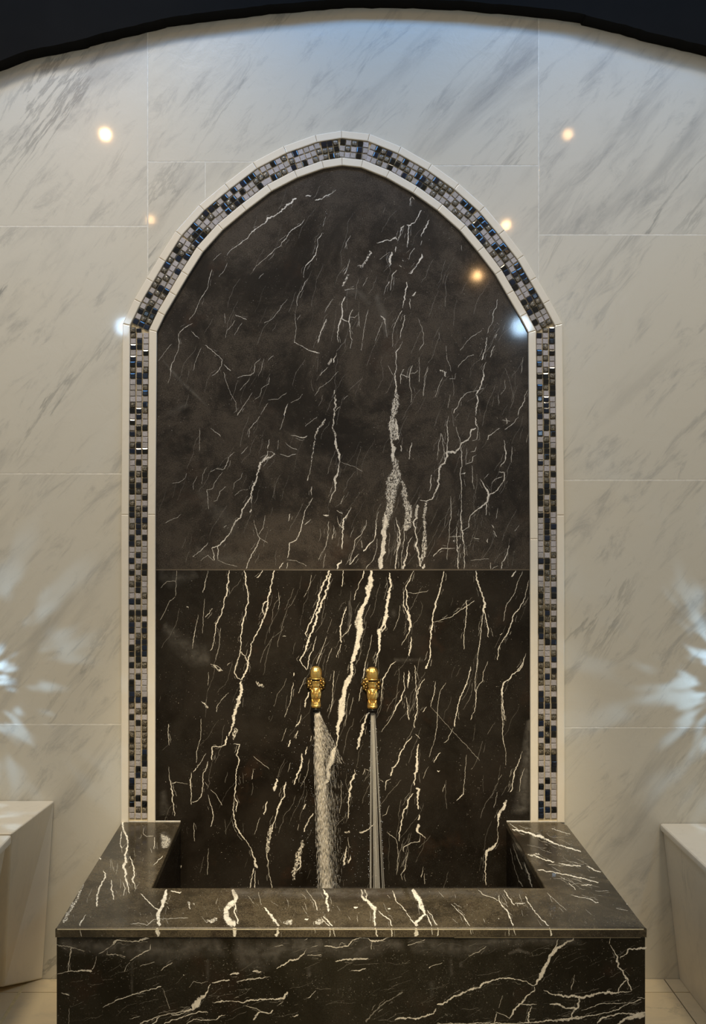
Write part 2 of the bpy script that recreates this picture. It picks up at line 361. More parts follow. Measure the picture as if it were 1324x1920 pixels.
V_UP = parse('''
A: 1065,288,16 1000,340,18 955,380,12 905,415,8 850,435,16 830,470,8 780,505,7 725,545,9 690,590,7 625,640,6 580,670,5 550,700,4 543,718,3
A: 1130,270,8 1175,268,12
B: 443,302,10 490,295,10 530,268,8 575,250,6 600,222,3
A: 500,698,4 470,725 438,758
A: 1125,445,4 1100,478,6 1035,520,8 1010,545,6 985,590,6 955,620,6 945,645,5 905,668,4 875,705,6 840,730,4 800,768,3 760,800 738,832
A: 818,850,3 780,890
A: 1258,545,4 1245,575,7 1225,595,5 1222,650,6 1212,700,8 1190,740,9 1150,775,7 1125,810,5 1118,850,3 1120,885,3
A: 1150,888,4 1120,930,5 1105,970,5 1070,1025,4 1068,1060,5 1072,1095,4
A: 1285,425,3 1270,470 1262,500
A: 1052,1155,3 1055,1220,3 1065,1260 1050,1330,4 1048,1368,6 1085,1385,4 1150,1420,6 1215,1448,9 1240,1450,4
A: 1092,1160,3 1070,1200
A: 1288,1192,6 1262,1260,7 1240,1310,7 1222,1375,4
A: 1324,1060,3 1290,1110 1276,1145
A: 430,820,6 410,890,5 400,950,4 360,1020,5 335,1065,4 318,1110,4 300,1145,3 260,1200
A: 285,1225,3 240,1250,6 205,1275,6 180,1305,6 185,1360,5 178,1420,4 150,1490,4 130,1530,6 122,1572,8 118,1620,3 100,1675,2
A: 130,1380,3 80,1440 25,1508
A: 275,1282,5 333,1338,5
A: 380,1390,6 430,1430,6 490,1480,5 505,1500,6 500,1545,5 475,1590,5 430,1618,4
A: 520,1532,4 570,1582,7
A: 515,1590,6 535,1660,3 570,1750,3 610,1820,3 612,1890,2
A: 795,1488,4 755,1530,5 745,1590,4 720,1612,6 670,1615,5 620,1635,4
A: 893,1465,4 850,1505,4
A: 820,1490,3 800,1570 778,1620
A: 715,1640,3 640,1730
A: 862,1630,4 855,1680 800,1715 790,1770 750,1795
A: 735,1745,3 710,1780 660,1850,5 620,1915,6
A: 1000,1828,6 980,1870,8 975,1919,10
A: 1110,1755,3 1090,1790 1020,1820
A: 990,1745,3 930,1790 850,1800
A: 850,1825,3 795,1910
A: 605,1200,3 580,1240 540,1280 530,1335
A: 655,1220,3 600,1315
A: 605,1160,6 690,1198,5
A: 998,1040,3 960,1085 930,1130 880,1190 820,1225
A: 350,1410,3 310,1500 288,1580
A: 545,770,3 520,830 482,878
A: 525,1150,3 528,1225
A f o.35: 60,1500,20 180,1640,40 400,1850,14
A f o.30: 100,1919,60 260,1820,60
B: 712,565,3 680,620,6 668,665,4
B s: 850,680,16 870,700,18 830,740,22 820,770,16 800,800,24 760,795,6
B: 905,622,6 940,610,8 975,600,10 1000,605,8 1045,588,16 1060,600,8
B: 1060,610,6 1080,560,7 1090,510,9 1112,492,6
B: 1242,378,10 1215,430,8 1190,465,8 1155,490,10 1130,485,6
B: 1150,490,14 1140,560,9 1135,610,10 1134,655,6
B: 1168,275,10 1190,298,4
B: 1165,280,8 1155,345,4
B: 1020,690,20 1010,740,20 1018,780,12 1000,800,4
B: 1005,690,4 960,720 925,745
B: 1050,650,10 1045,690,6
B: 1100,750,12 1105,760,10
B: 1075,790,6 1092,803,8
B: 1055,825,6 1022,865,7 1012,930,4 1008,980,4
B: 1000,912,9 975,950,3 958,1010,3
B: 1244,705,20 1230,750,14 1205,795,6 1165,855,10 1143,850,5
B: 1300,450,7 1278,505,14 1245,550,9 1240,575,5
B: 1245,605,5 1232,640,4
B: 1190,660,7 1150,710,4 1145,750,3
B: 1130,915,8 1128,960,12 1118,1020,14 1108,1070,8 1100,1110,4
B: 1200,990,20 1170,1018,10
B: 1155,1040,8 1150,1080,7 1158,1118,5
B: 1095,1130,8 1070,1170,6 1040,1240,5 1025,1310,3 1025,1400,4
B: 1118,1165,8 1105,1240,8 1085,1300,6 1082,1338,5
B: 1100,1360,4 1075,1410,5 1052,1445,9 1052,1490,7 1055,1560,6 1042,1610,8 1048,1670,12 1052,1715,8 1045,1740,26
B s: 1045,1735,26 1055,1780,40 1050,1830,50 1040,1880,50 1025,1919,60
B: 1110,1570,8 1085,1615,8 1085,1680,4
B: 1090,1610,8 1140,1632,6 1150,1630,8
B: 1175,1540,5 1155,1580,7 1150,1630,7 1155,1700,5 1170,1760,4 1160,1820,4
B: 1155,1600,5 1190,1600,5 1215,1575,4
B: 1225,1480,3 1228,1600,4 1225,1665,5
B: 1295,1560,4 1265,1630,4 1255,1770,4
B: 1218,1190,3 1255,1300,4 1255,1380,4 1225,1430,4
B: 668,1025,10 645,1080,10 650,1130,10 655,1155,12 638,1195,10 620,1260,9 612,1340,6 618,1370,3
B: 640,1192,9 690,1212,8
B: 728,1120,6 705,1165,6 700,1210,9 705,1290,5 720,1350,5 708,1415,4
B: 705,1175,6 740,1180,6 765,1160,4
B: 845,1120,4 822,1200,4 805,1320,4 790,1430,3
B: 770,1140,3 775,1250,6
B: 950,1215,4 920,1290,4 895,1360,4
B: 935,1165,8 965,1200,14 975,1240,4 985,1330,3
B: 530,1195,5 500,1260,6 465,1370,5
B: 580,1040,3 520,1120
B s: 700,860,18 670,905,16 645,945,18
B: 700,740,3 690,800,6 660,860,5
B s: 575,1490,28 540,1535,22
B: 605,1445,4 580,1520,10
B: 540,1555,5 475,1620,5
B: 620,1585,3 560,1650 480,1710 440,1770
B: 590,1725,14 585,1755,8
B s: 595,1760,12 598,1830,18 585,1919,20
B: 690,1768,5 655,1800,4
B: 630,1850,6 600,1880
B: 840,880,3 800,950
B: 665,975,6 740,965,5
B: 990,1540,3 1035,1620
B f o.35: 900,1000,60 960,1180,70 985,1330,40
B f o.25: 660,1000,60 760,980,60 860,1090,40
C: 780,640,4 785,680,3
C: 1052,1045,6 1040,1110,5 1015,1150,6 1020,1210,4 985,1270,5 975,1300,4
C: 975,1330,7 965,1390,7 955,1440,5 940,1480,12 932,1500,8
C: 968,1515,5 945,1580,6 940,1640,14 920,1710,12 895,1760,8 910,1810,10 895,1860,9 890,1919,4
C: 950,1710,3 870,1740,4 820,1750,6 775,1790,6 755,1840,5 735,1870,8 722,1900,8
C: 1048,1305,8 1035,1340,3
C: 1030,1390,5 1010,1430,7 998,1480,6
C: 935,1275,4 850,1335,4 825,1360,3 770,1430,3
C: 875,1462,6 830,1470,4 800,1500,5 765,1535,5 755,1560,3
C s: 620,1570,20 650,1590,20 665,1625,14
C: 640,1630,4 610,1700,4 583,1780,4
C: 665,1390,3 670,1480,3 705,1585,3
C: 740,1600,3 730,1640 690,1640
C: 530,1550,3 510,1640 495,1770
C: 698,1760,3 680,1860
C: 1108,1650,3 1108,1710 1075,1760
C: 1278,1720,4 1255,1770,6 1260,1810,7 1220,1870,7 1205,1919,5
C: 1055,1760,3 1062,1830
C: 1245,1480,3 1225,1600
D: 790,0,5 755,45,6 715,100,5 705,160,4
D: 975,0,5 955,60,4 938,105,4
D: 1220,5,4 1165,45,4 1130,78,3
D s: 1280,20,12 1245,70,16 1210,140,14 1192,220,9 1180,300,8 1172,380,7
D: 1172,380,4 1160,440,5 1145,485,8
D: 862,175,6 855,215,7 848,245,8
D: 850,265,5 880,270,5 900,288,8
D: 905,285,6 860,305,14 820,325,20 790,355,20 782,400,14 765,460,16 750,490,20 735,560,14 720,600,12 695,640,12 665,690,12 645,740,12 640,768,14 600,800,14 580,835,10 550,895,8 515,940,12 470,975,10 428,992,9
D: 428,992,8 440,1040,10 445,1085,8
D: 470,975,8 478,1020,8 474,1075,6
D: 850,260,6 835,310,10 810,340,10
D: 735,600,8 728,655,6
D: 725,700,16 715,725,8
D: 700,228,4 650,285,5
D: 600,270,3 555,310,5 540,370,6 515,400,6 460,400,4 415,420,3
D: 510,420,3 450,500,4 435,545,4 390,550,4
D: 392,550,5 400,620,5 405,700,3
D: 535,530,5 490,570,5 470,630,4 440,640,3
D: 660,425,3 645,470 600,500 590,550
D: 240,430,3 230,465 180,500 130,505
D: 390,385,3 360,440 355,510
D: 320,450,3 290,510 290,555
D: 200,735,4 170,760 100,790 75,805
D: 420,90,3 495,155,6
D: 340,90,3 335,260,3
D: 540,820,5 515,835
D: 400,950,5 350,1010,6 285,1055,6
D: 345,1085,4 400,1045,4 440,1085,5
D: 470,1075,3 540,1110 620,1130
D: 745,780,4 755,830,5 770,890,5 785,920,6 770,970,7 735,1025,8 700,1100,7 685,1145,8
D: 830,745,4 820,790,4 815,840,5 780,890,4
D: 785,910,3 850,955
D: 1178,530,8 1175,595,5
D: 1185,615,6 1160,665,6 1130,700,6 1118,760,8 1100,830,8 1080,890,8 1060,935,8 1015,955,8 1010,1010,8 995,1065,7
D: 965,1100,10 935,1145,9
D: 1000,1100,6 990,1145,5
D: 1015,735,12 1000,790,4
D: 1175,775,4 1125,815,8
D: 980,195,4 1020,235,4 1070,255,5
D: 940,285,3 1000,300,5 1060,285
D: 1020,145,4 1110,160,7 1145,150
D: 990,1080,3 1060,1085 1140,1125
D: 600,595,3 650,555 700,550
D: 930,180,4 920,250
D f o.25: 300,560,120 480,720,160 620,880,120
D f o.22: 300,1000,90 460,1080,120 700,1050,80
E s: 585,0,12 580,80,12 595,160,16
E: 595,160,10 600,210,20 615,260,14 625,300,22 628,340,6 620,400,8 600,450,22 595,500,20 590,560,8 570,600,7 555,650,6
E: 640,345,3 700,370 740,380 800,415
E: 665,595,4 635,660,6
E: 605,708,8 650,735,10
E: 715,680,4 690,730,9 662,765,16 655,830,14 648,900,12 642,980,9 645,1000,4
E: 610,750,3 620,810,5 645,840,8
E: 640,1080,14 620,1110,14 608,1148,10
E: 580,820,5 580,880,8 572,925,8
E: 545,745,18 505,742,8
E: 545,790,5 540,900,5 525,980,4 490,1030,4 470,1080,5
E: 520,1030,3 505,1140,4
E: 830,780,4 820,830,5 795,880,6 740,935,6 732,1000,5 710,1070,6 700,1115,8
E: 770,1035,5 730,1080,8 703,1115,6
E: 735,830,3 720,870 710,910
E: 920,715,4 898,790,6 900,880,10 890,925,6 845,960,10 805,1015,14
E: 910,920,4 905,1000,4 880,1075,5 830,1135,5 825,1148,8
E: 790,930,4 795,990,5
E: 1012,160,10 1020,190,16 1030,240,30 1025,300,26 1030,340,16
E s: 1030,0,60 1035,90,70 1040,180,60
E s: 1030,300,40 1042,360,60 1045,430,85 1025,500,85 1012,580,78 1008,650,74 1000,720,70 975,790,70 965,850,60
E: 965,720,10 968,780,30 960,840,44 960,900,50 955,930,45 950,1000,42 945,1060,44 930,1148,42
E: 1010,0,10 1005,80,10 1015,160,14
E: 1045,20,12 1060,80,14 1060,140,12 1068,178,8
E: 1085,220,10 1090,265,10
E: 1150,325,7 1155,260,8 1170,200,8
E: 1105,490,3 1095,590,4
E: 1130,650,3 1120,780,5 1105,960,6 1095,1060,5 1090,1148,5
E: 1050,760,5 1075,860,12 1080,920,16 1065,1000,6 1045,1148,8
E: 1060,860,4 1065,950,8 1055,1020,6 1045,1148,6
E: 1175,905,5 1140,950,6 1130,1040,9 1110,1120,18 1100,1148,22
E s: 1100,480,20 1110,600,50 1150,720,60 1120,860,50
E s: 1210,665,24 1205,720,34 1205,770,24
F: 685,0,5 670,70,7 680,180,7 672,270,8
F: 885,10,12 890,60,10 905,80,6
F: 890,90,16 855,105,14 848,160,12 835,185,12 785,205,12 765,240,10 740,272,18 680,272,20 665,320,14 655,355,12 620,385,18 622,430,16 605,470,18 605,530,12 580,590,14 560,620,9 515,635,8 470,630,5
F s: 520,640,24 510,720,24 500,780,20 508,850,22 510,920,34 500,1000,40 485,1060,36 475,1110,30
F: 505,1110,20 490,1145,24
F: 455,665,8 445,720,18 445,765,14 425,800,14 435,850,10 450,930,8 440,970,20 455,1020,12 465,1090,10 475,1130,14
F: 900,60,8 905,110,6 900,175,6 860,185,4
F: 740,80,4 775,200,5 785,300,8 775,430,8 780,520,7 782,620,6 778,740,8 785,850,12 800,980,7 805,1090,7 800,1148,6
F: 775,435,8 810,425,18
F: 625,130,5 610,230,5 600,330,5
F: 630,130,5 648,250,5 655,330,5
F: 560,440,8 555,510,8 535,565,5
F: 895,230,4 880,265,6 850,272,5
F: 895,290,4 865,308,6 858,345,6 818,360,6
F: 860,370,4 865,490,6 875,550,3
F: 820,240,4 815,370,4
F: 1070,92,7 1030,115,6 985,150,8 975,180,6
F: 1115,15,6 1120,60,7
F: 1085,30,5 1145,40,5
F: 1210,5,5 1170,55,6 1105,100,6
F: 1100,180,5 1110,240,8 1112,290,10 1105,330,7 1075,380,8
F: 1060,420,5 1100,425,8 1105,480,8 1080,515,5 1050,560,7 1000,585,10 985,590,6
F: 1085,455,5 1030,475,5 1010,510,4
F: 920,470,3 950,510,9 980,570,14 988,600,18 970,645,14 920,695,10 880,720,9 845,745,8 838,800,7 840,835,6 795,865,6 785,880,6
F: 970,650,9 965,745,7
F: 985,435,5 950,475,4
F: 700,600,4 705,740,6 690,850,5 680,980,4 675,1080,4
F: 690,910,5 780,903,6
F: 745,830,6 750,980,8 760,1060,8 757,1148,8
F: 775,960,9 760,1000,5
F: 735,992,4 630,992,7 600,1020,6 570,1055,6
F: 720,935,18
F: 1005,815,5 1025,840,10
F: 1020,860,6 1045,905,8
F: 870,915,5 915,922,7
F: 1140,970,6 1120,1050,7 1085,1100,7 1078,1148,8
F: 1215,815,3 1180,865,5
F: 1000,1100,7 1000,1148,7
F: 1055,1125,6 1010,1148,4
F: 990,1072,3 930,1075 850,1085
F: 1055,690,3 1040,770,4
F: 1285,130,3 1270,200,4
F: 980,920,7 978,950,12
F: 1160,230,5 1158,350,5
''')
V_LO = parse('''
D: 165,1160,6 160,1250,3 155,1350,4
D: 155,1240,4 90,1240,4 45,1290,3
D: 155,1355,3 110,1390 75,1470 40,1530
D: 400,1160,4 380,1250,6 360,1325,6
D: 375,1370,3 365,1500 360,1630
D: 560,1158,10 548,1260,12 540,1350,9 520,1375,9 515,1440,9 490,1510,9 460,1555,10 450,1640,6 435,1740,7 415,1760,5
D: 672,1158,12 685,1240,14 700,1370,10 695,1410,12 680,1480,10 660,1570,10 645,1640,9 648,1720,8 640,1780,8 620,1840,7 600,1919,6
D: 648,1765,8 680,1810,8 700,1840,8
D: 900,1158,12 880,1230,12 865,1300,14 855,1380,16 830,1480,12 800,1550,12 770,1630,11 725,1710,10 715,1780,10 700,1850,12 690,1919,10
D: 850,1385,12 815,1410,10 808,1470,8 820,1490,8
D: 810,1158,10 790,1190,8 765,1212,8
D: 435,1440,4 410,1480,6 380,1510,5
D: 325,1490,3 310,1580,4 295,1650,7 282,1745,4
D: 495,1590,3 488,1700 460,1830
D: 1310,1158,24 1285,1220,14 1255,1280,14 1235,1350,14 1210,1440,12 1180,1520,10 1155,1570,10 1130,1630,8 1145,1660,6
D: 1318,1180,16 1300,1280,16 1265,1370,20 1220,1480,20 1210,1540,20 1170,1640,16 1150,1700,18 1120,1770,12 1090,1830,10 1110,1860,6 1140,1905,8
D: 1215,1650,4 1190,1750,8 1165,1800,8 1145,1900,7
D: 1175,1190,4 1165,1270,4 1120,1360,3
D: 420,1860,8 470,1880,5 510,1910,8
D: 930,1320,3 935,1400,4 925,1450
D: 1260,1740,5 1220,1840,4
D: 240,1430,14 255,1435
D: 960,1652,6 985,1652,6
D: 545,1870,8 570,1850,4
D f o.30: 60,1560,60 180,1700,160 330,1800,200 420,1850,60
D f o.25: 20,1160,100 130,1230,140 330,1180,60
E: 865,1158,38 865,1230,40 845,1300,44 825,1400,40 790,1460,36 775,1500,50 775,1550,70 790,1600,55 780,1660,50 765,1720,55 735,1790,44 720,1850,24 715,1915,28
H: 720,0,22 715,80,26 690,150,40 670,230,50 650,300,54 640,360,56 635,420,54 620,480,46 618,530,26 612,590,8 600,640,10
H: 605,635,8 580,680,44 565,760,40 545,820,28 530,900,24 515,960,12
E: 1000,1175,12 1008,1240,16 1000,1330,22 990,1400,28 975,1500,36 950,1580,16 920,1620,40 920,1700,26 925,1770,12 905,1830,6 895,1880,6
E: 975,1540,14 968,1600,10 940,1620,12
E: 810,1160,14 800,1210,9 780,1250,6 750,1320,5 735,1380,6
E: 680,1430,6 655,1500,12 635,1580,10 632,1650,12 640,1700,10
E: 715,1560,8 690,1610,6 640,1660,6
E: 640,1710,6 610,1790,5 605,1810,6
E: 655,1158,6 645,1280,8
E: 530,1650,3 490,1770,5 455,1860
E: 870,1640,3 855,1740 820,1850 810,1919
E f o.5: 700,1380,20 705,1500,30 690,1580,16
E: 570,1740,3 530,1850
F: 650,1165,10 635,1240,8 620,1300,10 590,1400,12 570,1500,8 555,1600,14 548,1700,8 545,1800,10 525,1860,9 510,1895,22
F: 570,1545,5 640,1525,5 700,1510,5 760,1465,5 820,1425,6 880,1385,5
F: 890,1160,8 905,1260,12 940,1340,12 955,1400,22 945,1440,24 960,1490,10 975,1580,10 985,1660,6
F: 945,1460,6 930,1600,6 915,1720,7 905,1810,6 895,1900,4
F: 1240,1165,4 1195,1270,5 1170,1350,5 1115,1420,5 1095,1540,4
F: 1285,1230,5 1260,1360,6 1215,1440,8 1180,1480,9 1150,1580,9 1120,1640,8 1080,1695,6 1060,1740,8 1050,1830,6
F: 1190,1160,7 1155,1205,10
F: 820,1380,9 815,1520,6 798,1640,6 800,1750,5
F: 1265,1780,6 1245,1850,8 1200,1915,10
F: 1085,1630,10 1070,1640
F: 425,1160,5 385,1250,9 365,1290,9 375,1400,10 385,1500,20 395,1540,24 388,1600,14 390,1615,6 360,1670,5 330,1720,4
F: 345,1320,6 350,1420,8 375,1480,10
F: 365,1295,5 342,1325,5
F: 405,1655,8 398,1720,12 390,1800,14
F: 380,1325,3 440,1330 530,1310
F: 320,1420,3 310,1520 270,1610,3
F f o.22: 250,1460,60 300,1500,70
F f o.22: 270,1830,40 500,1830,30
G: 705,0,14 685,70,12 655,140,14
G: 620,0,6 595,80,7 620,125,7 650,145,7
G: 650,150,16 648,230,26 625,310,28 605,390,30 590,450,26 575,500,16 555,560,10
G: 540,560,10 535,600,14 530,625,10 490,640,8 430,642,10 428,740,9
G: 590,620,5 635,625,8 625,680,9 615,700,7 635,740,9 615,810,8 610,900,9 605,990,8 600,1020,8 620,1060,10 610,1130,8
G: 595,1020,5 588,1110,6 600,1180,12 610,1240,14 640,1290,12 680,1340,7 720,1400,6 740,1460,14 755,1510,22 770,1550,18
G: 745,1550,10 725,1640,8 715,1700,7
G: 755,1570,5 752,1700,8
G s: 605,500,34 590,590,16
G: 400,750,6 395,800,6 365,835,6 365,930,7 350,1010,7 320,1045,7 280,1055,5
G: 275,835,7 268,900,9 275,1000,7 275,1075,6
G: 310,800,12 290,830,8
G: 385,690,4 340,770,5 315,800,6
G: 350,430,3 345,580,4 315,680,5 312,760,4
G: 555,235,4 500,290,4 470,340,5 465,380
G: 405,80,3 400,180,4
G: 105,470,7 100,540,7 110,630,3
G: 105,790,3 110,870,4 125,950,12 140,1050,9 150,1160,6
G: 125,915,5 160,905,8
G: 160,905,3 250,920
G: 400,1000,3 415,1070,6 435,1110,7 440,1190,6 420,1240
G: 420,960,3 470,1010,4 505,1080,5
G: 375,905,3 400,940
G: 200,1530,10 180,1560,6 150,1640,4 120,1700,4
G: 405,1400,3 395,1600,4
G: 295,1210,5 300,1350,4
G: 740,805,4 735,850 728,885,8
G: 915,880,20 905,950,24 895,975,12
G: 985,905,14 975,960,12 965,1030,14 930,1080,20 910,1150,10 890,1220,8 870,1300,8
G: 845,1050,10 835,1100,10 820,1150,14
G: 1105,690,12 1100,760,16 1070,850,14 1045,925,10
G: 1145,640,10 1130,700,10
G: 1160,230,16 1135,280,12 1128,345,12
G: 1100,400,6 1085,460,10 1055,490,7
G: 1075,520,8 1060,580,7
G: 1020,590,10 1000,640,12
G: 1045,85,10 1043,110
G: 1040,160,7 1020,290,5 975,420,4
G: 1130,120,4 1080,240,5
G: 990,500,3 950,600,3
G: 1135,1070,10 1115,1110,12
G: 1190,1140,10 1150,1200,12 1120,1280,12
G s: 1115,1340,20 1110,1370,34 1085,1440,34 1075,1500,44 1055,1570,34 1035,1640,16
G s: 880,1220,24 860,1330,34 840,1440,30
G: 1095,1460,10 1095,1540,8 1070,1570,10
G: 1080,1220,4 1075,1270
G: 790,1170,3 750,1300,4
G: 840,1440,12 855,1540,6 860,1600,5 880,1700,7
G: 1175,560,8 1165,600,5
G: 1020,760,3 1000,830,4
G: 1160,730,3 1145,840 1095,940
G s: 440,30,14 500,70,20
G s: 760,150,24 820,190,20
G s: 350,300,8 400,350,16
G: 740,710,3 860,810
G f o.30: 60,960,50 80,1160,90
H: 855,355,14 830,410,14 805,480,24 790,540,26 775,620,22 760,660,12
H: 745,840,20 720,900,16 700,975,22 692,1080,8 690,1180,6
H: 740,810,6 750,850,6
H: 775,1282,14 820,1275,14 850,1250,10 900,1200,5
H: 680,1385,6 670,1450,14 660,1510,20 655,1530,12
H: 710,1460,6 700,1500,14 690,1515,8
H s: 665,1280,20 705,1280,26
H: 690,1320,3 705,1400,5
H: 815,810,8 800,850,4
H: 815,805,5 845,820,6
H: 930,890,6 955,905,8
H: 585,70,5 580,200,6 575,280,6 555,380,5
H: 730,270,3 700,400
H: 825,0,7 805,120,7 790,200,6 770,300,5
H: 640,900,3 640,1060,3 625,1140,4
I: 290,0,5 255,20,6 225,80,7 190,135,9 185,220,6 175,300,4
I: 350,80,5 355,210,6 330,280,10 300,340,10 270,400,5 180,530,3
I: 385,70,9 385,140,12 380,200,6
I: 370,270,5 380,360,8 388,440,8
I: 430,30,6 438,120,7 440,210,8 450,300,8 450,380,8 435,420,12 425,470,5 430,500,6
I: 505,130,7 485,150,7 460,200,9 450,250,7
I: 410,560,7 385,590,8 350,640,10 320,700,9 300,760,9 265,800,12 248,860,10
I: 250,882,5 215,905,7 212,970,5
I: 585,150,4 575,250,7 550,340,7
I: 520,340,5 490,380,7
I: 665,160,3 620,230,3 600,350,4 600,480,4 580,590,4 540,720,3
I: 850,40,7 825,160,9 790,230,7 765,280,8 745,380,9 730,490,9
I: 720,500,3 685,570,5 680,590 650,610
I: 980,0,4 945,80,5 940,150,5 905,185,5 890,230,6
I: 900,0,4 880,200,6 895,260,7 880,370,6 850,440,5
I: 1250,0,8 1225,60,8 1170,95,10 1110,160,12 1080,210,14 1090,280,10 1098,380,9 1100,440,8
I: 1080,215,8 1085,300,6 1088,430,5 1095,590,8 1115,680,4 1115,780,3
I: 1240,675,4 1215,750,7 1180,830,9 1160,950,8 1145,980,8
I: 1255,800,4 1225,880,5 1215,980,4
I: 1120,1040,24 1105,1090,28 1075,1140,26 1060,1185,16 1050,1250,6
I: 1050,1250,4 1055,1310 1052,1360,7 1015,1395,26 970,1420,24 960,1470,16 960,1560,10 965,1680,9
I: 435,545,8 470,580,5
I: 460,620,14 450,700,12 445,780,22 430,870,16 428,930,8
I: 440,950,30 460,965,24 455,1040,12 458,1110,18
I: 465,1150,14 455,1190,20
I: 460,1220,26 450,1270,30 470,1290,10 515,1330,6
I: 420,990,10 390,1040,14 345,1130,12 330,1220,9 318,1290,8 315,1350,5
I: 470,1300,3 465,1350,6 400,1365,6 350,1395,9 350,1430,5
I: 375,1430,4 360,1550,6 330,1600,5 340,1640,3
I: 220,1280,4 290,1330 310,1440 295,1600
I: 625,685,8 600,710,8 575,760,6
I: 820,700,3 810,850,4 795,980,5 790,995,10 745,1045,5
I: 655,920,4 640,980,4
I o.35: 550,340,2 920,745,3
I: 535,790,4 510,830 495,880
I: 1085,850,3 1060,890,5
I: 1050,980,3 1025,1100
I: 240,1080,3 215,1150,5 185,1160,4
I: 495,1540,4 480,1620,8
I: 505,1590,5 505,1670,5
I f o.5: 1290,430,40 1280,600,80 1265,900,110 1230,1160,160
I s: 600,820,20 620,820,16
''')
V_TOPL = parse('''
J: 525,40,22 520,90,20 545,150,16 560,210,14 545,250,14 545,310,20 530,380,24 545,430,22 540,490,16 560,540,12 572,585,8
J: 515,110,7 500,190,8 515,240,9
J: 575,300,8 600,380,12 608,450,12 600,475,20 610,510,7 620,550,6
J: 375,405,8 388,435,22 380,480,12 345,530,12 330,590,16 325,680,14
J: 435,480,7 440,560,14 455,610,12 452,645,8
J: 520,490,5 535,540,6 525,600,5
J: 760,160,6 755,250,6
J: 820,300,8 750,370,6
J f o.8: 800,130,70 850,180,100 820,250,50
J s o.7: 810,140,40 850,180,60 820,240,40
J s: 228,515,8 190,600,16 130,700,34 75,800,30
J: 345,315,14 355,330
J: 680,90,4 670,130 700,155 750,150
''')
V_TOPF = parse('''
J: 245,740,6 205,800,10 200,826,8
J: 655,582,8 710,640,8 750,680,8 795,710,8
J: 850,552,34 835,620,34 810,700,28 790,750,30 795,826,32
J: 880,562,12 960,570,10
J: 580,810,5 640,805,5 700,820,6 760,775,4 1010,765,4
J s: 1010,640,20 1025,700,8
J s: 1050,650,14 1060,670
J s: 1150,800,20 1230,770,40
K: 20,552,50 50,600,50 40,640,30 0,660,50 -30,700,60 -30,760,60 0,800,50 40,826,60
K: 40,650,16 28,720,14 55,760,10 60,810,16
K: 255,685,14 300,740,24 325,775,28 370,826,24
K: 575,552,5 610,610,6 640,640,7 655,710,8
K: 700,552,20 730,600,20 735,700,18 738,720,12
K: 700,750,8 735,790,14 770,826,12
K: 685,760,8 720,800,7 750,826,8
K: 985,552,16 990,600,14 1030,640,26 1080,695,34 1090,740,18 1085,790,18 1088,826,14
K: 1010,552,12 1030,590,12 1015,630,10
K: 1115,710,7 1160,755,8 1200,775,8 1218,826,9
K: 1220,560,8 1230,600,10 1250,640,6 1300,690,8 1324,720,8
K: 930,685,26 960,685,20
K: 1185,697,22 1205,697
K: 560,775,16 590,772,14
K: 630,790,5 632,820
K: 215,570,3 235,670
K s: 400,800,30 470,790,40
K s: 640,800,60 700,790,50
K f o.5: 0,580,90 1324,580,90
L: 45,552,40 80,600,38 110,650,36 125,690,44 135,740,30 85,790,26 70,826,40
L: 155,740,8 180,800,12 190,826
L: 155,705,6 200,760,8 230,820,12
L: 0,725,8 40,780,10 60,810,8
L: 335,660,5 410,735,6 460,800,9 478,826,6
L: 540,555,6 580,590,5 690,635,6
L: 695,590,6 700,645,8 745,700,12 770,760,12 800,826,9
L: 735,555,8 770,610,8 810,670,8
L: 815,658,7 890,655,8
L: 895,600,10 910,640,8 950,700,8 1000,765,10 1070,823,14
L: 240,565,4 280,610
L: 1055,575,4 1200,710
L: 690,768,12
L f o.4: 0,580,90 900,580,90
''')
V_TOPR = parse('''
L: 795,98,12 880,112,14 990,150,22 1080,190,14 1140,215,12 1240,245,11 1310,270,8
L: 775,55,5 840,100,6
L: 950,295,8 1050,330,10 1110,345,10
L: 1140,355,6 1230,370,12 1310,382,10
L: 985,405,12 1080,420,8 1180,440,10 1320,465,8
L: 1215,500,6 1270,555,8
L: 1180,470,18
L: 1090,95,5 1230,140,6
L s: 910,290,12 1000,290,14
M: 560,375,10 620,410,10 670,420,6
M: 400,440,6 560,470,10 650,500,10
M: 430,590,7 560,620,7 650,650,8
M: 520,520,8 600,515,8
M: 780,690,4 870,710,5
M: 860,660,14
''')
V_EDGE = parse('''
J: 780,838,36 785,905,36
J: 203,842,6 212,905,5
K: 35,838,60 35,905,56
K: 362,838,30 348,905,26
K: 750,838,9 745,905,7
K: 770,838,9 790,905,7
K: 1088,838,14 1108,905,12
K: 1218,838,9 1212,905,8
K: 632,840,6 638,880,5
L: 70,838,36 68,902,34
L: 190,838,9 195,890,7
L: 235,838,10 230,900,8
L: 480,838,6 486,888
L: 768,838,6 768,900,6
L: 803,838,8 820,895,7
L: 1075,838,14 1083,900,16
''')
